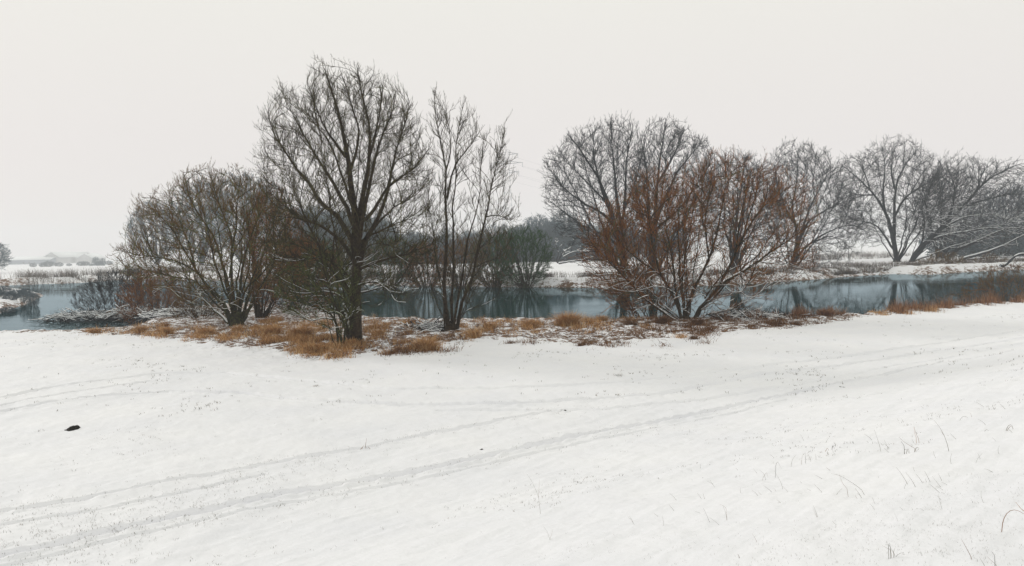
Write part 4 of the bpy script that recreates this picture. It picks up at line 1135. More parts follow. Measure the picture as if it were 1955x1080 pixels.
# left edge: tree on the tongue of land, and distant shore
place(P3_, (-12, 560), 235, 10.5, 17, 0.6, label="hazy bushy tree behind the tongue of land, cut by the left picture edge", cat="tree", group="trees on the left tongue of land", wx=1.25, wy=1.25)
place(P1_, (-62, 560), 225, 10, 17, 2.6, label="hazy tree just beyond the left picture edge", cat="tree", group="trees on the left tongue of land", wx=1.2, wy=1.2)
place(P2_, (62, 566), 92, 2.9, 17, 1.1, label="thin bare sapling near the tip of the left tongue of land", cat="tree", group="trees on the left tongue of land")
place(P2_, (45, 566), 95, 2.0, 17, 2.1, label="shorter thin sapling beside the one at the tongue's tip", cat="tree", group="trees on the left tongue of land")
for i, (x, y, h) in enumerate([(5, 572, 1.5), (22, 576, 1.2), (35, 570, 1.1), (48, 566, 1.0), (14, 590, 0.9), (-20, 575, 1.8), (60, 566, 0.7)]):
    D = on_z([(x, y)], -0.7)[0][1]
    p = on_z([(x, y)], -0.7)[0]
    lab = ["greyish scrub bush at the left edge of the tongue", "small dusky scrub bush in the tongue's middle", "yellowish scrub bush on the tongue", "low tawny scrub bush towards the tongue's tip",
           "lowest scrub bush at the tongue's near waterline", "scrub bush outside the left picture edge", "tiny scrub bush nearest the tongue's tip"][i]
    copy_tree(P4_, (p[0], p[1], float(ground_z(p[0:1], p[1:2])[0]) - 0.05), i * 1.3, (h / 5 * 1.1, h / 5 * 1.1, h / 5), lab, "bush", "scrub on the left tongue of land")
for i, x in enumerate(np.linspace(70, 215, 10)):
    place(P4_, (x + rw.uniform(-9, 9), 520), 700 + rw.uniform(-19, 19), rw.uniform(2.5, 7), 5, x, label="pale misty hedge bush in front of the far farm buildings", cat="bush", group="hedge by the farm")
place(P1_, (184, 520), 560, 9, 17, 0.4, label="small misty tree right of the farm buildings", cat="tree", group="lone trees by the farm")
place(P2_, (197, 520), 540, 7.5, 17, 1.4, label="rightmost small misty tree beyond the river at left", cat="tree", group="lone trees by the farm")
# the modelled first ones: move them into their places
def move(root, px, D, H, H0, label, cat, group):
    p = at_depth([px], D)[0]
    root.location = (p[0], p[1], float(ground_z(p[0:1], p[1:2])[0]) - 0.1); s = H / H0; root.scale = (s, s, s)
    root["label"] = label; root["category"] = cat; root["group"] = group
move(P1_, (1075, 500), 256, 17, 17, "misty wood tree that rises highest between the two river trees", "tree", wg)
move(P2_, (905, 500), 250, 11, 17, wl_label, "tree", wg)
move(P3_, (640, 500), 258, 19, 17, wl_label, "tree", wg)
move(P4_, (1140, 500), 236, 5, 5, "leafless scrub along the foot of the misty wood", "bush", "scrub at the foot of the wood")

# ------------------------------------------------------------------ farm buildings in the mist
def box_v(x0, x1, y0, y1, z0, z1):
    V = np.array([[x0, y0, z0], [x1, y0, z0], [x1, y1, z0], [x0, y1, z0], [x0, y0, z1], [x1, y0, z1], [x1, y1, z1], [x0, y1, z1]], float)
    Fc = np.array([[0, 1, 5, 4], [1, 2, 6, 5], [2, 3, 7, 6], [3, 0, 4, 7], [4, 5, 6, 7], [3, 2, 1, 0]])
    return V, Fc
def join(parts):
    Vs, Fs, b = [], [], 0
    for V, Fc in parts:
        Vs.append(V); Fs.append(Fc + b); b += len(V)
    return np.concatenate(Vs), np.concatenate(Fs)
def house(label, cx_px, D, w, dp, hw, hr, rot, wall, wins, roof_over=0.5, z=0.0, ridge_x=True):
    p = at_depth([(cx_px, 500)], D)[0]
    gz = float(ground_z(p[0:1], p[1:2])[0]) + z
    root = empty("farm_building", (p[0], p[1], gz), label, "building", "farm buildings in the mist")
    root.rotation_euler = (0, 0, rot)
    x, y = w / 2, dp / 2
    if ridge_x:
        V = np.array([[-x, -y, -0.3], [x, -y, -0.3], [x, y, -0.3], [-x, y, -0.3], [-x, -y, hw], [x, -y, hw], [x, y, hw], [-x, y, hw], [-x, 0, hr], [x, 0, hr]], float)
        q = [[0, 1, 5, 4], [2, 3, 7, 6], [1, 2, 6, 5], [3, 0, 4, 7]]; t = [[5, 6, 9], [7, 4, 8]]
    else:
        V = np.array([[-x, -y, -0.3], [x, -y, -0.3], [x, y, -0.3], [-x, y, -0.3], [-x, -y, hw], [x, -y, hw], [x, y, hw], [-x, y, hw], [0, -y, hr], [0, y, hr]], float)
        q = [[0, 1, 5, 4], [2, 3, 7, 6], [1, 2, 6, 5], [3, 0, 4, 7]]; t = [[4, 5, 8], [6, 7, 9]]
    mesh_obj("wall", V, [np.array(q), np.array(t)], wall, root, None, False)
    o = roof_over; sl = (hr - hw) / (y if ridge_x else x)
    def slab(s):
        if ridge_x:
            a = [(-x - o, s * (y + o), hw - sl * o + 0.05), (x + o, s * (y + o), hw - sl * o + 0.05), (x + o, 0, hr + 0.05), (-x - o, 0, hr + 0.05)]
        else:
            a = [(s * (x + o), -y - o, hw - sl * o + 0.05), (s * (x + o), y + o, hw - sl * o + 0.05), (0, y + o, hr + 0.05), (0, -y - o, hr + 0.05)]
        a = np.array(a, float); b2 = a + np.array([0, 0, 0.3])
        return np.concatenate([a, b2]), np.array([[0, 1, 2, 3], [7, 6, 5, 4], [0, 4, 5, 1], [1, 5, 6, 2], [2, 6, 7, 3], [3, 7, 4, 0]])
    V, Fc = join([slab(-1), slab(1)])
    mesh_obj("roof", V, Fc, M_SNOW, root, None, False)
    for (wx, wz, ww, wh) in wins:
        V, Fc = box_v(wx - ww / 2, wx + ww / 2, -y - 0.04, -y + 0.02, wz, wz + wh)
        f = mesh_obj("window", V, Fc, M_GLASS, root, None, False)
        V, Fc = join([box_v(wx - ww / 2 - 0.12, wx - ww / 2, -y - 0.08, -y - 0.0, wz - 0.1, wz + wh + 0.1), box_v(wx + ww / 2, wx + ww / 2 + 0.12, -y - 0.08, -y, wz - 0.1, wz + wh + 0.1),
                      box_v(wx - 0.04, wx + 0.04, -y - 0.07, -y - 0.041, wz, wz + wh)])
        mesh_obj("frame", V, Fc, M_WALL, f, None, False)
    return root
house("long low farm shed with snowy roof at the far left shore", 70, 900, 46, 30, 4.8, 8.2, 0.05, M_SHED, [(-6, 1, 1.4, 1.2), (0, 1, 1.4, 1.2), (6, 1, 1.4, 1.2)])
house("gabled farmhouse with snow white roof right of the long shed", 118, 915, 21, 33, 7.0, 13.0, -0.15, M_WALL, [(-2, 1.2, 1, 1.5), (2, 1.2, 1, 1.5)], ridge_x=False)
house("barn with broad snowy roof between the two gabled houses", 145, 933, 28, 25, 6.5, 12.4, 0.05, M_WALL, [(-3, 1.2, 1.2, 1.4), (1, 1.2, 1.2, 1.4), (4, 1.2, 1.2, 1.4)])
house("small gabled cottage rightmost of the farm buildings", 175, 908, 20, 22, 5.6, 10.4, -0.2, M_WALL, [(-1.6, 1.2, 1, 1.3), (1.6, 1.2, 1, 1.3)], ridge_x=False)

# ------------------------------------------------------------------ pylon and power lines in the mist
def strut_set(pairs, r):
    P = np.array([[a, [(a[i] + b[i]) / 2 for i in range(3)], b] for a, b in pairs], float)
    return P, np.full((len(P), 3), r)
PYD = 520.0
pb = at_depth([(972, 490)], PYD)[0]; pz = float(ground_z(pb[0:1], pb[1:2])[0])
PYH = CAMZ + (470 - 286) / F * PYD - pz
pyl = empty("electricity_pylon", (pb[0], pb[1], pz), "faint lattice electricity pylon in the mist behind the slender tree", "pylon")
def corner(h, i):
    w = 3.4 * (1 - h / PYH) ** 1.0 + 0.7
    sx, sy = [(-1, -1), (1, -1), (1, 1), (-1, 1)][i]
    return (sx * w, sy * w, h)
lv = [0, 6, 12, 18, 23, 28, 32, 36, 40, 44, 48, PYH]
lv = [h for h in lv if h <= PYH] 
legs = []; br = []
for i in range(4):
    for a, b2 in zip(lv[:-1], lv[1:]): legs.append((corner(a, i), corner(b2, i)))
for a, b2 in zip(lv[:-1], lv[1:]):
    for i in range(4):
        j = (i + 1) % 4
        br += [(corner(a, i), corner(b2, j)), (corner(a, j), corner(b2, i)), (corner(b2, i), corner(b2, j))]
P, R = strut_set(legs, 0.07); tubes_mesh("leg_frame", [(P, R, 4, 0)], M_STEEL, pyl, np.zeros(3))
P, R = strut_set(br, 0.03); tubes_mesh("bracing", [(P, R, 3, 0)], M_STEEL, pyl, np.zeros(3))
arm_h = [(PYH - 3.2, 7.0), (PYH - 9.0, 10.0), (PYH - 15, 7.5)]
ends = []
ang = 0.12
for h, wdt in arm_h:
    ar = []
    for s in (-1, 1):
        tip = (s * wdt, 0, h + 0.2)
        for sy in (-0.9, 0.9):
            ar += [((s * 0.9, sy, h + 1.2), tip), ((s * 0.9, sy, h - 0.4), tip)]
        ar += [((s * wdt * 0.5, 0, h + 0.7), (s * wdt * 0.5, 0, h - 0.1)), ((s * wdt * 0.5, 0, h - 0.1), (s * wdt * 0.75, 0, h + 0.4))]
        ends.append((s * wdt, h))
    P, R = strut_set(ar, 0.07); arm = tubes_mesh("cross_arm", [(P, R, 4, 0)], M_STEEL, pyl, np.zeros(3))
    for s in (-1, 1):
        hh = np.linspace(0, 2.8, 9)
        Pq = np.stack([0 * hh + s * wdt, 0 * hh, h + 0.2 - hh], 1)[None]
        tubes_mesh("insulator", [(Pq, (0.10 + 0.05 * (np.arange(9) % 2))[None], 6, 0)], M_STEEL, arm, np.zeros(3))
names = ["upper left", "upper right", "middle left", "middle right", "lower left", "lower right"]
for (ex, h), nm in zip(ends, names):
    a = np.array([pb[0] + ex, pb[1], pz + h - 2.6]); d2 = np.array([190, 130, -13.0])
    t = np.linspace(0, 1, 40)[:, None]
    c = a + d2 * t; c[:, 2] -= (4 * 9.0 * t * (1 - t))[:, 0]
    tubes_mesh_o = tube_arrays(c[None], np.full((1, 40), 0.022), 4)
    o = mesh_obj("power_line", tubes_mesh_o[0], tubes_mesh_o[1], M_STEEL, None, a)
    tag(o, "thin power cable running right from the %s arm of the pylon" % nm, "cable", "power cables")

# ------------------------------------------------------------------ grass, weeds, stems
def blades(pts, h, w, lean, rng, seg=3, bend=0.6):
    """curved tapering blades; pts (n,3) roots"""
    n = len(pts)
    hh = h * rng.uniform(0.45, 1.15, n)
    az = rng.uniform(0, 2 * np.pi, n)
    ln = np.abs(rng.normal(lean, 0.25, n))
    t = np.linspace(0, 1, seg + 1)
    dirx, diry = np.cos(az), np.sin(az)
    out = hh[:, None] * (ln[:, None] * t ** (1 + bend) + 0.1 * t)
    up = hh[:, None] * t * (1 - 0.45 * np.clip(ln[:, None], 0, 1.4) * t)
    C = np.stack([pts[:, 0:1] + dirx[:, None] * out, pts[:, 1:2] + diry[:, None] * out, pts[:, 2:3] + up], -1)
    sa = rng.uniform(0, 2 * np.pi, n)
    side = np.stack([np.cos(sa), np.sin(sa), 0 * sa], -1)[:, None, :]
    ww = (w * rng.uniform(0.6, 1.3, n))[:, None, None] * (1 - 0.75 * t[None, :, None])
    V = np.stack([C - side * ww, C + side * ww], 2)      # n, seg+1, 2, 3
    k = seg + 1
    base = (np.arange(n)[:, None] * k + np.arange(seg)[None]) * 2
    Fc = np.stack([base, base + 1, base + 3, base + 2], -1).reshape(-1, 4)
    return V.reshape(-1, 3), Fc
def in_poly_px(poly, n, rng):
    poly = np.array(poly, float); out = []
    while len(out) < n:
        p = np.stack([rng.uniform(poly[:, 0].min(), poly[:, 0].max(), n * 3), rng.uniform(poly[:, 1].min(), poly[:, 1].max(), n * 3)], 1)
        m = poly_sd(p[:, 0], p[:, 1], poly) < 0
        out = list(out) + list(p[m])
    return np.array(out[:n])
def roots(px, clump=None, rng=None):
    g = on_z(px, -0.02)[:, :2]
    if clump: g = g + rng.normal(size=g.shape) * clump
    z = ground_z(g[:, 0], g[:, 1])
    k = z > WZ - 0.15
    return np.concatenate([g, z[:, None] - 0.02], 1)[k]
rg_ = np.random.RandomState(77)
def grass_stuff(name, label, polys, m, h, w, lean=0.45):
    Vs, Fs, b = [], [], 0
    for poly, n in polys:
        # tussocky: cluster centres then blades round them
        nc = max(6, n // 40)
        c = in_poly_px(poly, nc, rg_)
        cw = on_z(c, 0)[:, :2]
        idx = rg_.randint(0, nc, n)
        g = cw[idx] + rg_.normal(size=(n, 2)) * rg_.uniform(0.12, 0.40, (n, 1))
        pn = fbm(g[:, 0] * 0.55 + 9, g[:, 1] * 0.35, 3)
        g = g[rg_.uniform(size=n) < np.clip(0.22 + 2.8 * pn, 0.0, 1)]
        z = ground_z(g[:, 0], g[:, 1]); k = z > WZ - 0.2
        P = np.concatenate([g, z[:, None] - 0.03], 1)[k]
        hs = h * (0.75 + 0.9 * np.clip(fbm(P[:, 0] * 0.8, P[:, 1] * 0.8, 2), -0.6, 0.8))
        V, Fc = blades(P, hs, w, lean, rg_); Vs.append(V); Fs.append(Fc + b); b += len(V)
    o = mesh_obj(name, np.concatenate(Vs), np.concatenate(Fs), m, None, np.zeros(3), True)
    tag(o, label, kind="stuff")
    return o
grass_stuff("dry_grass", "orange brown dead grass bent over between the near bank trees",
    [([(255, 618), (330, 622), (440, 632), (470, 650), (400, 656), (330, 650), (262, 640)], 9000),
     ([(470, 618), (560, 610), (640, 620), (655, 668), (600, 680), (545, 672), (480, 650)], 26000),
     ([(600, 640), (680, 655), (690, 680), (640, 690), (590, 684)], 7000),
     ([(690, 606), (780, 612), (830, 625), (840, 668), (760, 674), (700, 680)], 12000),
     ([(870, 612), (960, 612), (1050, 616), (1040, 640), (960, 650), (880, 652)], 8000),
     ([(1040, 606), (1110, 606), (1260, 608), (1240, 632), (1120, 640)], 5000),
     ([(150, 632), (215, 628), (260, 626), (260, 640), (180, 640)], 1500),
     ([(1640, 592), (1720, 586), (1800, 580), (1800, 596), (1700, 604), (1640, 606)], 5000)], M_GRO, 0.50, 0.010, 0.5)
grass_stuff("dry_weeds", "dark brown withered weeds and litter poking through thin snow on the near bank",
    [([(280, 630), (450, 640), (560, 680), (640, 688), (700, 682), (840, 665), (880, 625), (700, 606), (520, 600), (420, 612)], 14000),
     ([(900, 625), (1120, 620), (1300, 625), (1300, 650), (1100, 662), (960, 655)], 3000),
     ([(1180, 604), (1480, 600), (1480, 622), (1340, 640), (1180, 634)], 12000),
     ([(1480, 600), (1620, 592), (1640, 606), (1540, 622), (1470, 626)], 5000),
     ([(700, 640), (830, 635), (900, 650), (860, 672), (740, 684)], 6000),
     ([(1050, 630), (1250, 628), (1420, 636), (1340, 660), (1120, 672)], 2200)], M_GRB, 0.40, 0.012, 0.6)
grass_stuff("red_reeds", "russet reeds standing along the water's edge at right",
    [([(1660, 590), (1740, 582), (1830, 572), (1955, 562), (2050, 556), (2050, 572), (1955, 578), (1830, 588), (1720, 602)], 15000),
     ([(1500, 598), (1600, 590), (1620, 600), (1520, 608)], 4000),
     ([(1340, 602), (1480, 600), (1480, 610), (1340, 612)], 2500)], M_GRR, 0.85, 0.011, 0.22)
# distant reed belts
def belt(name, label, pxs, n, h, w, m, spread, z=0.0, ex=1.4, off=0.0):
    pts = on_z(pxs, z)[:, :2]
    s = np.concatenate([[0], np.cumsum(np.linalg.norm(np.diff(pts, axis=0), axis=1))])
    t = rg_.uniform(0, s[-1], n)
    g = np.stack([np.interp(t, s, pts[:, 0]), np.interp(t, s, pts[:, 1])], 1)
    dn = fbm(t * 0.15, t * 0 + 3.0, 3)
    g[:, 1] += spread * rg_.uniform(0, 1, n) ** ex - off
    k0_ = rg_.uniform(size=n) < 0.15 + 2.0 * fbm(g[:, 0] * 0.2, g[:, 1] * 0.35, 3)
    g = g[k0_]
    zz = ground_z(g[:, 0], g[:, 1]); k = zz > WZ - 0.3
    P = np.concatenate([g, zz[:, None] - 0.03], 1)[k]
    V, Fc = blades(P, h, w, 0.25, rg_, 2)
    o = mesh_obj(name, V, Fc, m, None, np.zeros(3), True); tag(o, label, kind="stuff"); return o
belt("far_reeds", "grey brown reed belt along the distant left shore", [(-80, 549), (0, 546), (60, 544), (150, 541), (230, 536), (330, 535)], 30000, 1.9, 0.028, M_REED, 34, WZ, 2.0, 1.0)
belt("bank_reeds", "grey reeds on the far bank between the two right hand willows", [(1560, 500), (1620, 497), (1700, 492), (1760, 488)], 9000, 1.6, 0.026, M_REED, 40, 0.0)
belt("bank_weeds", "withered weeds and brambles on the snowy far bank slope", [(560, 541), (700, 541), (850, 543), (1000, 545), (1150, 545), (1300, 543), (1450, 538), (1550, 531), (1640, 525), (1720, 520), (1850, 515), (2000, 510)], 60000, 0.75, 0.024, M_REED, 16, WZ, 3.0, 1.5)
belt("bank_grass", "dull brown grass tussocks on the snowy meadow edge across the river", [(1040, 536), (1100, 537), (1180, 538), (1420, 530), (1600, 515), (1700, 508)], 11000, 0.8, 0.022, M_REED, 26, 0)

# separate tussocks
tl = [
    (182, 636, 0.40, 700, "small pale tussock at the water's edge left of the red bush", 0), (168, 634, 0.22, 200, "tiny straw tuft leftmost on the near waterline", 0),
    (268, 634, 0.5, 900, "orange tussock below the red bush at left", 0), (315, 640, 0.55, 900, "ragged orange tussock left of the left willow's foot", 0),
    (395, 640, 0.6, 1100, "orange tussock just left of the left willow's foot", 0), (455, 632, 0.5, 700, "tawny tuft against the left willow's foot", 0),
    (520, 640, 0.75, 1600, "big orange tussock between the left willow and the sapling", 0), (575, 645, 0.85, 1800, "biggest orange tussock left of the twin stem sapling", 0),
    (600, 675, 0.5, 800, "thin tawny tussock at the snow edge below the sapling", 0), (672, 664, 0.45, 900, "rust tussock at the foot of the tallest trunk", 0),
    (738, 606, 0.5, 700, "orange tussock on the bank top behind the tallest tree's right side", 0), (722, 640, 0.5, 700, "flattened orange tussock right of the tallest trunk", 0),
    (815, 668, 0.75, 1700, "lone bright orange tussock at the snow edge left of the slender tree", 0), (905, 645, 0.5, 900, "brown orange tussock right of the slender tree's foot", 0),
    (935, 628, 0.45, 800, "tussock on the river edge right of the slender tree", 0), (1012, 624, 0.55, 1000, "orange tussock halfway between slender tree and haystack tussock", 0),
    (1085, 622, 0.95, 2600, "haystack shaped orange tussock by the water in the centre", 0), (1150, 615, 0.45, 700, "tussock between the haystack tussock and the rust thicket", 0),
    (1205, 622, 0.5, 700, "tawny weeds below the rust thicket's left side", 1), (1265, 618, 0.6, 1200, "dark brown weeds at the rust thicket's foot", 1),
    (1330, 622, 0.6, 1100, "dark weeds below the spreading willow", 1), (1110, 660, 0.35, 260, "withered brown plants in the snow below the haystack tussock", 1),
    (1325, 648, 0.35, 260, "brown weed patch alone in snow below the spreading willow", 1), (1300, 645, 0.3, 180, "tawny weed sprig left of the lone brown patch", 0),
    (1520, 622, 0.35, 420, "dark brown leafy clump in the snow at the right waterline", 1), (975, 655, 0.28, 160, "dark little weed in open snow right of the slender tree", 1),
    (1690, 596, 0.7, 1100, "upright orange tussock leftmost of the right hand reeds", 0), (1575, 604, 0.6, 1000, "russet tussock alone between dark clump and right hand reeds", 2),
    (1935, 575, 0.8, 1100, "russet tussock at the right picture edge", 2), (1180, 716, 0.16, 60, "small grass sprig alone in the middle of the meadow", 3),
    (1310, 832, 0.07, 30, "tiny dark sprig between ruts at centre right", 3), (603, 737, 0.10, 60, "pair of tiny dark sprigs in snow below the tallest tree", 1),
]
for (x, y, h, n, lab, mi) in tl:
    p = raycast([(x, y)])[0]
    gz = float(ground_z(p[0:1], p[1:2])[0])
    sp_ = 0.26 * h if h > 0.3 else 0.5 * h
    g = p[None] + rg_.normal(size=(n, 2)) * np.array([sp_ * 1.25, sp_])
    zz = ground_z(g[:, 0], g[:, 1])
    V, Fc = blades(np.concatenate([g, zz[:, None] - 0.03], 1), h, 0.009 if h > 0.2 else 0.004, 0.7, rg_)
    o = mesh_obj("grass_tussock", V, Fc, [M_GRO, M_GRB, M_GRR, M_STEM][mi], None, (p[0], p[1], gz))
    tag(o, lab, "grass tuft", "grass tussocks on the near bank")

# leaf litter flecks and stubble in the open snow (uncountable)
def meadow_flecks():
    n = 42000
    px = np.stack([rg_.uniform(-40, 2000, n), 600 + 480 * rg_.uniform(0, 1, n) ** 1.3], 1)
    g = raycast(px)
    dn = fbm(g[:, 0] * 0.25, g[:, 1] * 0.25, 3)
    d = np.full(n, 9.0)
    for pl, w, dep, fl in TR_W: d = np.minimum(d, line_d(g[:, 0], g[:, 1], pl)[0] / fl)
    k = rg_.uniform(size=n) < np.clip(-0.02 + 0.62 * dn, 0.01, 1) + 0.32 * np.exp(-(d / 0.3) ** 2)
    s = poly_sd(g[:, 0], g[:, 1], RIVER)
    g = g[k & (s > 1.0)]
    g = np.repeat(g, 4, 0) + rg_.normal(size=(len(g) * 4, 2)) * 0.05
    zz = ground_z(g[:, 0], g[:, 1])
    dist = np.hypot(g[:, 0], g[:, 1])
    Vs, Fs, b = [], [], 0
    for lo, hi, h, w in ((0, 12, 0.028, 0.0013), (12, 25, 0.05, 0.0036), (25, 100, 0.08, 0.0085)):
        m = (dist >= lo) & (dist < hi)
        P = np.concatenate([g[m], zz[m][:, None] - 0.008], 1)
        V, Fc = blades(P, h, w, 0.5, rg_, 2); Vs.append(V); Fs.append(Fc + b); b += len(V)
    o = mesh_obj("grass_stubble", np.concatenate(Vs), np.concatenate(Fs), M_STEM, None, np.zeros(3)); tag(o, "sparse blades of meadow grass poking through the snow", kind="stuff")
meadow_flecks()

# individually placed stalks in the right foreground: polylines in the picture standing on the snow
stalks = [
    ("bare reed stalk alone, upright left of the centre right stubble", [[(1032, 982), (1028, 945), (1012, 912), (1006, 905)], [(1028, 950), (1030, 915)]], 0.0030),
    ("short double stalk standing alone low in the right foreground", [[(1562, 990), (1557, 975), (1552, 964)], [(1560, 988), (1553, 972)]], 0.0022),
    ("tall thin stalk leaning left above the stubble rows", [[(1682, 860), (1676, 840), (1669, 820)]], 0.0030),
    ("thin stalk right of the tall leaning stalk", [[(1696, 856), (1692, 848), (1688, 840)]], 0.0028),
    ("knotty weed stalk with seed nodes near the right", [[(1812, 862), (1808, 845), (1800, 825), (1792, 812), (1783, 802)], [(1803, 832), (1796, 822)]], 0.0036),
    ("reddish forked blade pair near the knotty weed stalk", [[(1755, 840), (1749, 828), (1745, 814)], [(1750, 838), (1746, 826), (1745, 815)]], 0.0030),
    ("folded blade tuft with a long crossing straw", [[(1726, 866), (1727, 856), (1731, 858), (1737, 866)], [(1750, 858), (1728, 845), (1716, 834)], [(1727, 852), (1720, 842)], [(1730, 866), (1733, 855), (1738, 866)]], 0.0036),
    ("small looped blade right of the folded tuft", [[(1745, 862), (1750, 852), (1756, 856), (1748, 862)], [(1746, 860), (1752, 853)]], 0.0032),
    ("arched blade near the right edge", [[(1831, 804), (1838, 794), (1846, 795), (1852, 804)], [(1856, 798), (1853, 788)], [(1844, 812), (1856, 810), (1863, 816)]], 0.0032),
    ("knot of bent green blades at the far right", [[(1920, 822), (1926, 810), (1933, 811), (1934, 822)], [(1922, 822), (1930, 812), (1936, 820)]], 0.0045),
    ("curved little blade between the right hand arched blades", [[(1879, 824), (1883, 819), (1890, 824)]], 0.0030),
    ("long crossed straws above the snow hollow", [[(1652, 942), (1640, 930), (1615, 914), (1600, 905), (1587, 904)], [(1620, 936), (1608, 922), (1602, 904)]], 0.0026),
    ("slanting straw pair right of the crossed straws", [[(1646, 952), (1640, 942), (1633, 932)], [(1638, 954), (1632, 945)]], 0.0026),
    ("long slanting straw with a snow bead", [[(1734, 926), (1727, 914), (1718, 900), (1711, 892)]], 0.0028),
    ("second slanting straw of the row by the beaded one", [[(1750, 934), (1742, 918), (1729, 901)]], 0.0026),
    ("cluster of short leaning stubble straws", [[(1764, 926), (1755, 912), (1749, 905)], [(1768, 930), (1762, 918)], [(1777, 922), (1770, 908), (1765, 899)], [(1772, 928), (1766, 912)], [(1798, 917), (1792, 905)]], 0.0026),
    ("long thin stalk left of the middle stubble", [[(1496, 938), (1490, 918), (1478, 898)]], 0.0024),
    ("bundle of four short straws left of the long thin stalk", [[(1450, 950), (1442, 940), (1436, 936)], [(1457, 948), (1447, 938)], [(1478, 944), (1468, 934), (1458, 927)], [(1484, 942), (1478, 932)]], 0.0026),
    ("tangled straws forming a small tent", [[(1462, 915), (1458, 903), (1450, 897)], [(1455, 914), (1464, 900), (1466, 912)], [(1480, 892), (1484, 880), (1492, 894)]], 0.0024),
    ("loose bunch of thin blades in mid foreground", [[(1510, 890), (1513, 876), (1520, 868)], [(1530, 882), (1532, 868)], [(1538, 878), (1537, 862)], [(1548, 880), (1543, 866), (1540, 872)], [(1558, 874), (1557, 866)]], 0.0026),
    ("hooped blades with a dark head in mid foreground", [[(1563, 866), (1568, 862), (1573, 866)], [(1575, 862), (1580, 854), (1584, 866)], [(1588, 862), (1590, 848), (1595, 862)], [(1606, 862), (1612, 858), (1619, 856)]], 0.0034),
    ("isolated slanting straw below the loose bunch", [[(1570, 940), (1562, 932), (1554, 924)]], 0.0024),
    ("thin upright stalk with twiggy top at lower centre right", [[(1388, 990), (1384, 975), (1380, 965)], [(1388, 990), (1386, 968), (1374, 962)], [(1357, 1002), (1350, 985), (1343, 970)]], 0.0022),
    ("dark short straw at the lower right of the frame", [[(1445, 1034), (1441, 1026), (1436, 1018)]], 0.0014),
    ("stubby stick pair at the bottom right of centre", [[(1411, 1064), (1410, 1058)], [(1412, 1064), (1408, 1057)]], 0.0022),
    ("feathery weed at the bottom right", [[(1710, 1062), (1703, 1050), (1697, 1040), (1692, 1032)], [(1703, 1050), (1697, 1048), (1684, 1041)], [(1700, 1046), (1698, 1036)], [(1706, 1054), (1708, 1046)], [(1710, 1062), (1718, 1056), (1726, 1054)], [(1697, 1040), (1690, 1040)]], 0.0020),
    ("big bent purple grass leaf at the right picture edge", [[(1912, 1008), (1916, 990), (1923, 976), (1935, 971), (1948, 976), (1962, 986)], [(1965, 982), (1950, 972), (1939, 958)]], 0.0036),
    ("slanting dark straw near the bottom right corner", [[(1856, 1066), (1846, 1048), (1836, 1030)]], 0.0024),
    ("straw pair at the very bottom right", [[(1880, 1080), (1870, 1064)], [(1904, 1080), (1884, 1062)], [(1900, 1062), (1893, 1052)]], 0.0020),
    ("tall twiggy stalk cut by the bottom edge left of centre", [[(1050, 1030), (1045, 1015), (1038, 1005)], [(1050, 1030), (1056, 1010)]], 0.0020),
    ("small double hooped blade right of the lone upright reed stalk", [[(1096, 922), (1094, 912), (1100, 920)], [(1112, 918), (1120, 908), (1121, 918)]], 0.0034),
    ("weed with dark seed head standing on a snow hump left of centre", [[(697, 858), (698, 848), (700, 836)], [(690, 858), (694, 850)], [(704, 860), (699, 852)], [(686, 860), (692, 853)], [(708, 858), (702, 852)]], 0.012),
]
for lab, lines, r in stalks:
    bx = lines[0][0]; r = r * (0.8 if r < 0.01 else 0.5)
    p0 = raycast([bx])[0]
    z0 = float(ground_z(p0[0:1], p0[1:2])[0])
    sets = []
    Y0 = p0[1]
    for ln in lines:
        q = resample(ln, 9) if len(ln) > 2 else np.array([ln[0] + (np.array(ln[1]) - ln[0]) * t for t in np.linspace(0, 1, 9)])
        dz = rg_.uniform(-0.03, 0.03) * np.linspace(0, 1, 9)
        P = at_depth(q, Y0 + dz)
        # sink the foot of each straw to the snow where it stands
        fz = float(ground_z(P[0:1, 0], P[0:1, 1])[0])
        if abs(P[0, 2] - fz) < 0.15: P[0, 2] = min(P[0, 2], fz - 0.02)
        R = r * np.linspace(1, 0.35, 9)
        sets.append((P[None], R[None], 5, 0))
    Vs = [tube_arrays(s[0], s[1], 5, 0) for s in sets]
    V, Fc = join(Vs)
    mt = M_GRR if "purple" in lab or "reddish" in lab else (M_GRB if "dark" in lab else M_STEM)
    o = mesh_obj("grass_stalk", V, Fc, mt, None, (p0[0], p0[1], z0))
    tag(o, lab, "grass stalk", "grass stalks in the foreground snow")
# thinner scattered straws over the dike slope: one thing each
rs = np.random.RandomState(99)
pp = np.stack([rs.uniform(1180, 1940, 260), rs.uniform(770, 1010, 260)], 1)
pp = pp[pp[:, 1] > 1250 - 0.27 * pp[:, 0]][:75]
gp = raycast(pp)
lean = norm(np.array([-0.5, 0.25, 0.8]))
for i, (x, y) in enumerate(gp):
    z = float(ground_z(np.array([x]), np.array([y]))[0])
    d = math.hypot(x, y); h = rs.uniform(0.03, 0.16) 
    n_ = 1; parts = []
    for j in range(n_):
        dr = norm(lean + rs.normal(size=3) * 0.35)
        b0 = np.array([x + rs.normal() * 0.03, y + rs.normal() * 0.03, z - 0.01])
        t = np.linspace(0, 1, 5)[:, None]
        P = b0 + dr * h * t + np.array([rs.normal() * 0.2, rs.normal() * 0.2, -0.1]) * h * t * t
        parts.append(tube_arrays(P[None], (max(0.0009, 0.00017 * d) * np.linspace(1, 0.4, 5))[None], 4, 0))
    V, Fc = join(parts)
    o = mesh_obj("grass_straw", V, Fc, M_STEM, None, (x, y, z))
    tag(o, "short thin straw leaning out of the snow on the right hand slope", "grass stalk", "scattered straws on the right hand slope")

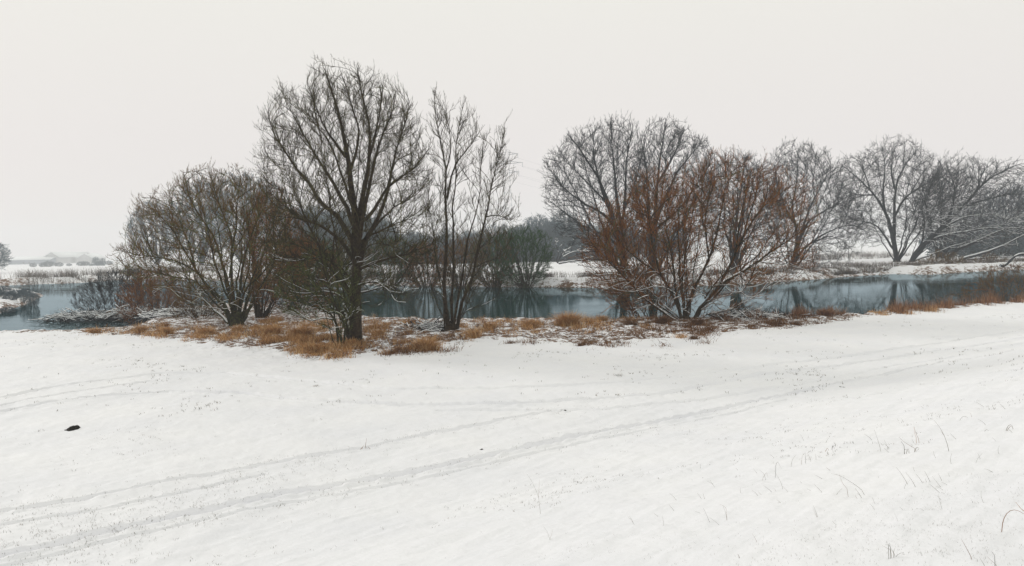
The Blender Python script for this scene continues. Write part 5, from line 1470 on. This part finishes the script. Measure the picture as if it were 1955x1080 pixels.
# molehill and little clods
def mound(name, label, px, rx, ry, h, seed):
    p = raycast([px])[0]; gz = float(ground_z(p[0:1], p[1:2])[0])
    n, m = 18, 40
    rr = np.linspace(0, 1, n)[:, None]; th = np.linspace(0, 2 * np.pi, m, endpoint=False)[None]
    wob = 1 + 0.35 * noise2(np.cos(th) * 1.7 + seed, np.sin(th) * 1.7)
    X = p[0] + rx * rr * np.cos(th) * wob; Y = p[1] + ry * rr * np.sin(th) * wob
    Z = ground_z(X, Y) - 0.03 + h * (1 - rr ** 2.2) * (1 + 0.9 * noise2(X * 9 + seed, Y * 9)) + 0.25 * h * noise2(X * 30, Y * 30)
    V = np.stack([X, Y, Z], -1).reshape(-1, 3)
    i = np.arange(n - 1)[:, None] * m; j = np.arange(m)[None]; j2 = (j + 1) % m
    Fc = np.stack([i + j, i + m + j, i + m + j2, i + j2], -1).reshape(-1, 4)
    o = mesh_obj(name, V, Fc, M_SOIL, None, (p[0], p[1], gz)); tag(o, label, "molehill", "bare soil spots")
mound("molehill", "black bare molehill in the open snow at left", (139, 818), 0.18, 0.30, 0.10, 3)
mound("soil_clod", "tiny dark clod in the snow above the molehill", (70, 789), 0.05, 0.06, 0.04, 5)
mound("soil_clod", "dark broken soil beside the wheel rut at right", (1607, 738), 0.14, 0.22, 0.03, 8)
mound("soil_clod", "small dark clod where the upper rut ends at centre", (1078, 783), 0.12, 0.18, 0.06, 9)
mound("soil_clod", "little dark lump on the upper rut at left", (345, 916), 0.07, 0.10, 0.06, 12)
mound("soil_clod", "single dark crumb between the two long ruts at centre", (919, 858), 0.06, 0.07, 0.05, 14)

# ------------------------------------------------------------------ brush piles and fallen branches on the left
def brush(name, label, px, D, L, Hh, n, seed, ang=0.0, z0=WZ):
    r = np.random.RandomState(seed)
    c = at_depth([px], D)[0]; c[2] = z0
    root = empty(name, c, label, "brush pile", "brush piles on the left")
    k = 8
    u = r.uniform(-1, 1, n); a = ang + r.normal(0, 0.9, n)
    st = np.stack([c[0] + u * L / 2 + r.normal(0, 0.2, n), c[1] + r.normal(0, 0.8, n), c[2] + r.uniform(-0.05, 1, n) * Hh * (1 - u ** 2 * 0.7)], 1)
    ln = r.uniform(0.6, 2.2, n); sgn = np.where(r.uniform(size=n) < 0.6, -1, 1)
    d = np.stack([np.cos(a) * sgn, np.sin(a) * 0.6, r.normal(0.06, 0.3, n)], 1); d = norm(d)
    t = np.linspace(-0.5, 0.5, k)
    P = st[:, None] + d[:, None] * (t[None, :, None] * ln[:, None, None]) + np.cumsum(r.normal(size=(n, k, 3)), 1) * 0.02
    R = (r.uniform(0.008, 0.045, n) ** 1.0)[:, None] * np.linspace(1, 0.3, k)[None]
    P1, R1 = kids(P, R, r, 3.0, 0.1, 1.0, 40, 12, 0.4, 5, 0.1, 0.4, 0.6, 0.007, None)
    tubes_mesh("branches", [(P, R, 5, 0), (P1, R1, 3, 0)], M_BARKS, root, c)
    m_ = st[:, 2] > c[2] + 0.35 * Hh
    ss = snow_on([(P[m_], R[m_])], r, 10, z0 - 3, 0.75, fat=3.0)
    tubes_mesh("snow_cover", ss, M_SNOW, root, c)
brush("brush_pile", "dark brush pile topped with snow lying in the water at left", (165, 606), 70, 7.0, 0.75, 260, 301)
brush("brush_pile", "snow covered fallen branches under the rusty red bush", (262, 598), 66, 6.0, 0.8, 200, 302, 0.2, -0.7)
brush("brush_pile", "snowy tangle of branches in front of the left willow's lower limbs", (345, 590), 60, 6.0, 0.9, 260, 303, 0.3, -0.3)
brush("brush_pile", "low snowy branches on the ground between the left willow and the brown thicket", (545, 594), 66, 6.5, 0.5, 160, 304, 0.1, -0.4)
brush("brush_pile", "snow dusted twigs heaped left of the slender tree's foot", (815, 628), 46, 2.2, 0.35, 90, 305, 0.1, -0.05)
brush("brush_pile", "snow dusted branches heaped right of the spreading willow's foot", (1440, 616), 50, 4.6, 0.35, 140, 306, 0.1, -0.1)
lg = [("fallen_branch", "pale bare fallen log slanting up to the right beside the brush pile", [(202, 596), (222, 590), (235, 584), (248, 580)], 67, 0.07),
      ("fallen_branch", "pale fallen stick slanting down into the water right of the brush pile", [(183, 601), (194, 605), (205, 609)], 66, 0.05),
      ("fallen_branch", "snow lined log lying behind the big orange tussock", [(468, 600), (490, 600), (515, 598), (535, 597)], 60, 0.09)]
for nm, lab, pl, D, r in lg:
    q = resample(pl, 14); P = at_depth(q, D + np.linspace(0, 1.2, 14))
    root = empty(nm, P[0], lab, "branch", "fallen branches at the left waterline")
    rr_ = np.random.RandomState(int(D)); P += np.cumsum(rr_.normal(size=P.shape), 0) * 0.01
    Rr = r * np.linspace(1, 0.5, 14)
    K1, KR = kids(P[None], Rr[None], rr_, 2.0, 0.2, 1, 40, 10, 0.3, 5, 0.2, 0.4, 0.6, 0.008, None)
    tubes_mesh("branch_wood", [(P[None], Rr[None], 8, 0), (K1, KR, 4, 0)], M_TWB, root, P[0])
    ss = snow_on([(P[None], Rr[None])], rr_, 30, -10, 1.5, fat=2)
    if ss: tubes_mesh("snow_cover", ss, M_SNOW, root, P[0])

# ------------------------------------------------------------------ haze
V, Fc = box_v(-1750, 1750, -1750, 1750, -4.0, 62.0)
hz_ = mesh_obj("haze", V, Fc, [], None, np.zeros(3), False)
m = bpy.data.materials.new("haze_air"); m.use_nodes = True; nt = m.node_tree; nt.nodes.clear()
o_ = nt.nodes.new("ShaderNodeOutputMaterial"); pv = nt.nodes.new("ShaderNodeVolumePrincipled")
pv.inputs["Color"].default_value = (0.93, 0.962, 1.0, 1); pv.inputs["Density"].default_value = HAZE_DENSITY; pv.inputs["Anisotropy"].default_value = 0.0
nt.links.new(pv.outputs[0], o_.inputs["Volume"])
hz_.data.materials.append(m); hz_["kind"] = "stuff"; hz_["label"] = "thin winter haze over the river valley"
print("TOTAL tree quads", NTRI[0], "time", time.time() - T0, flush=True)
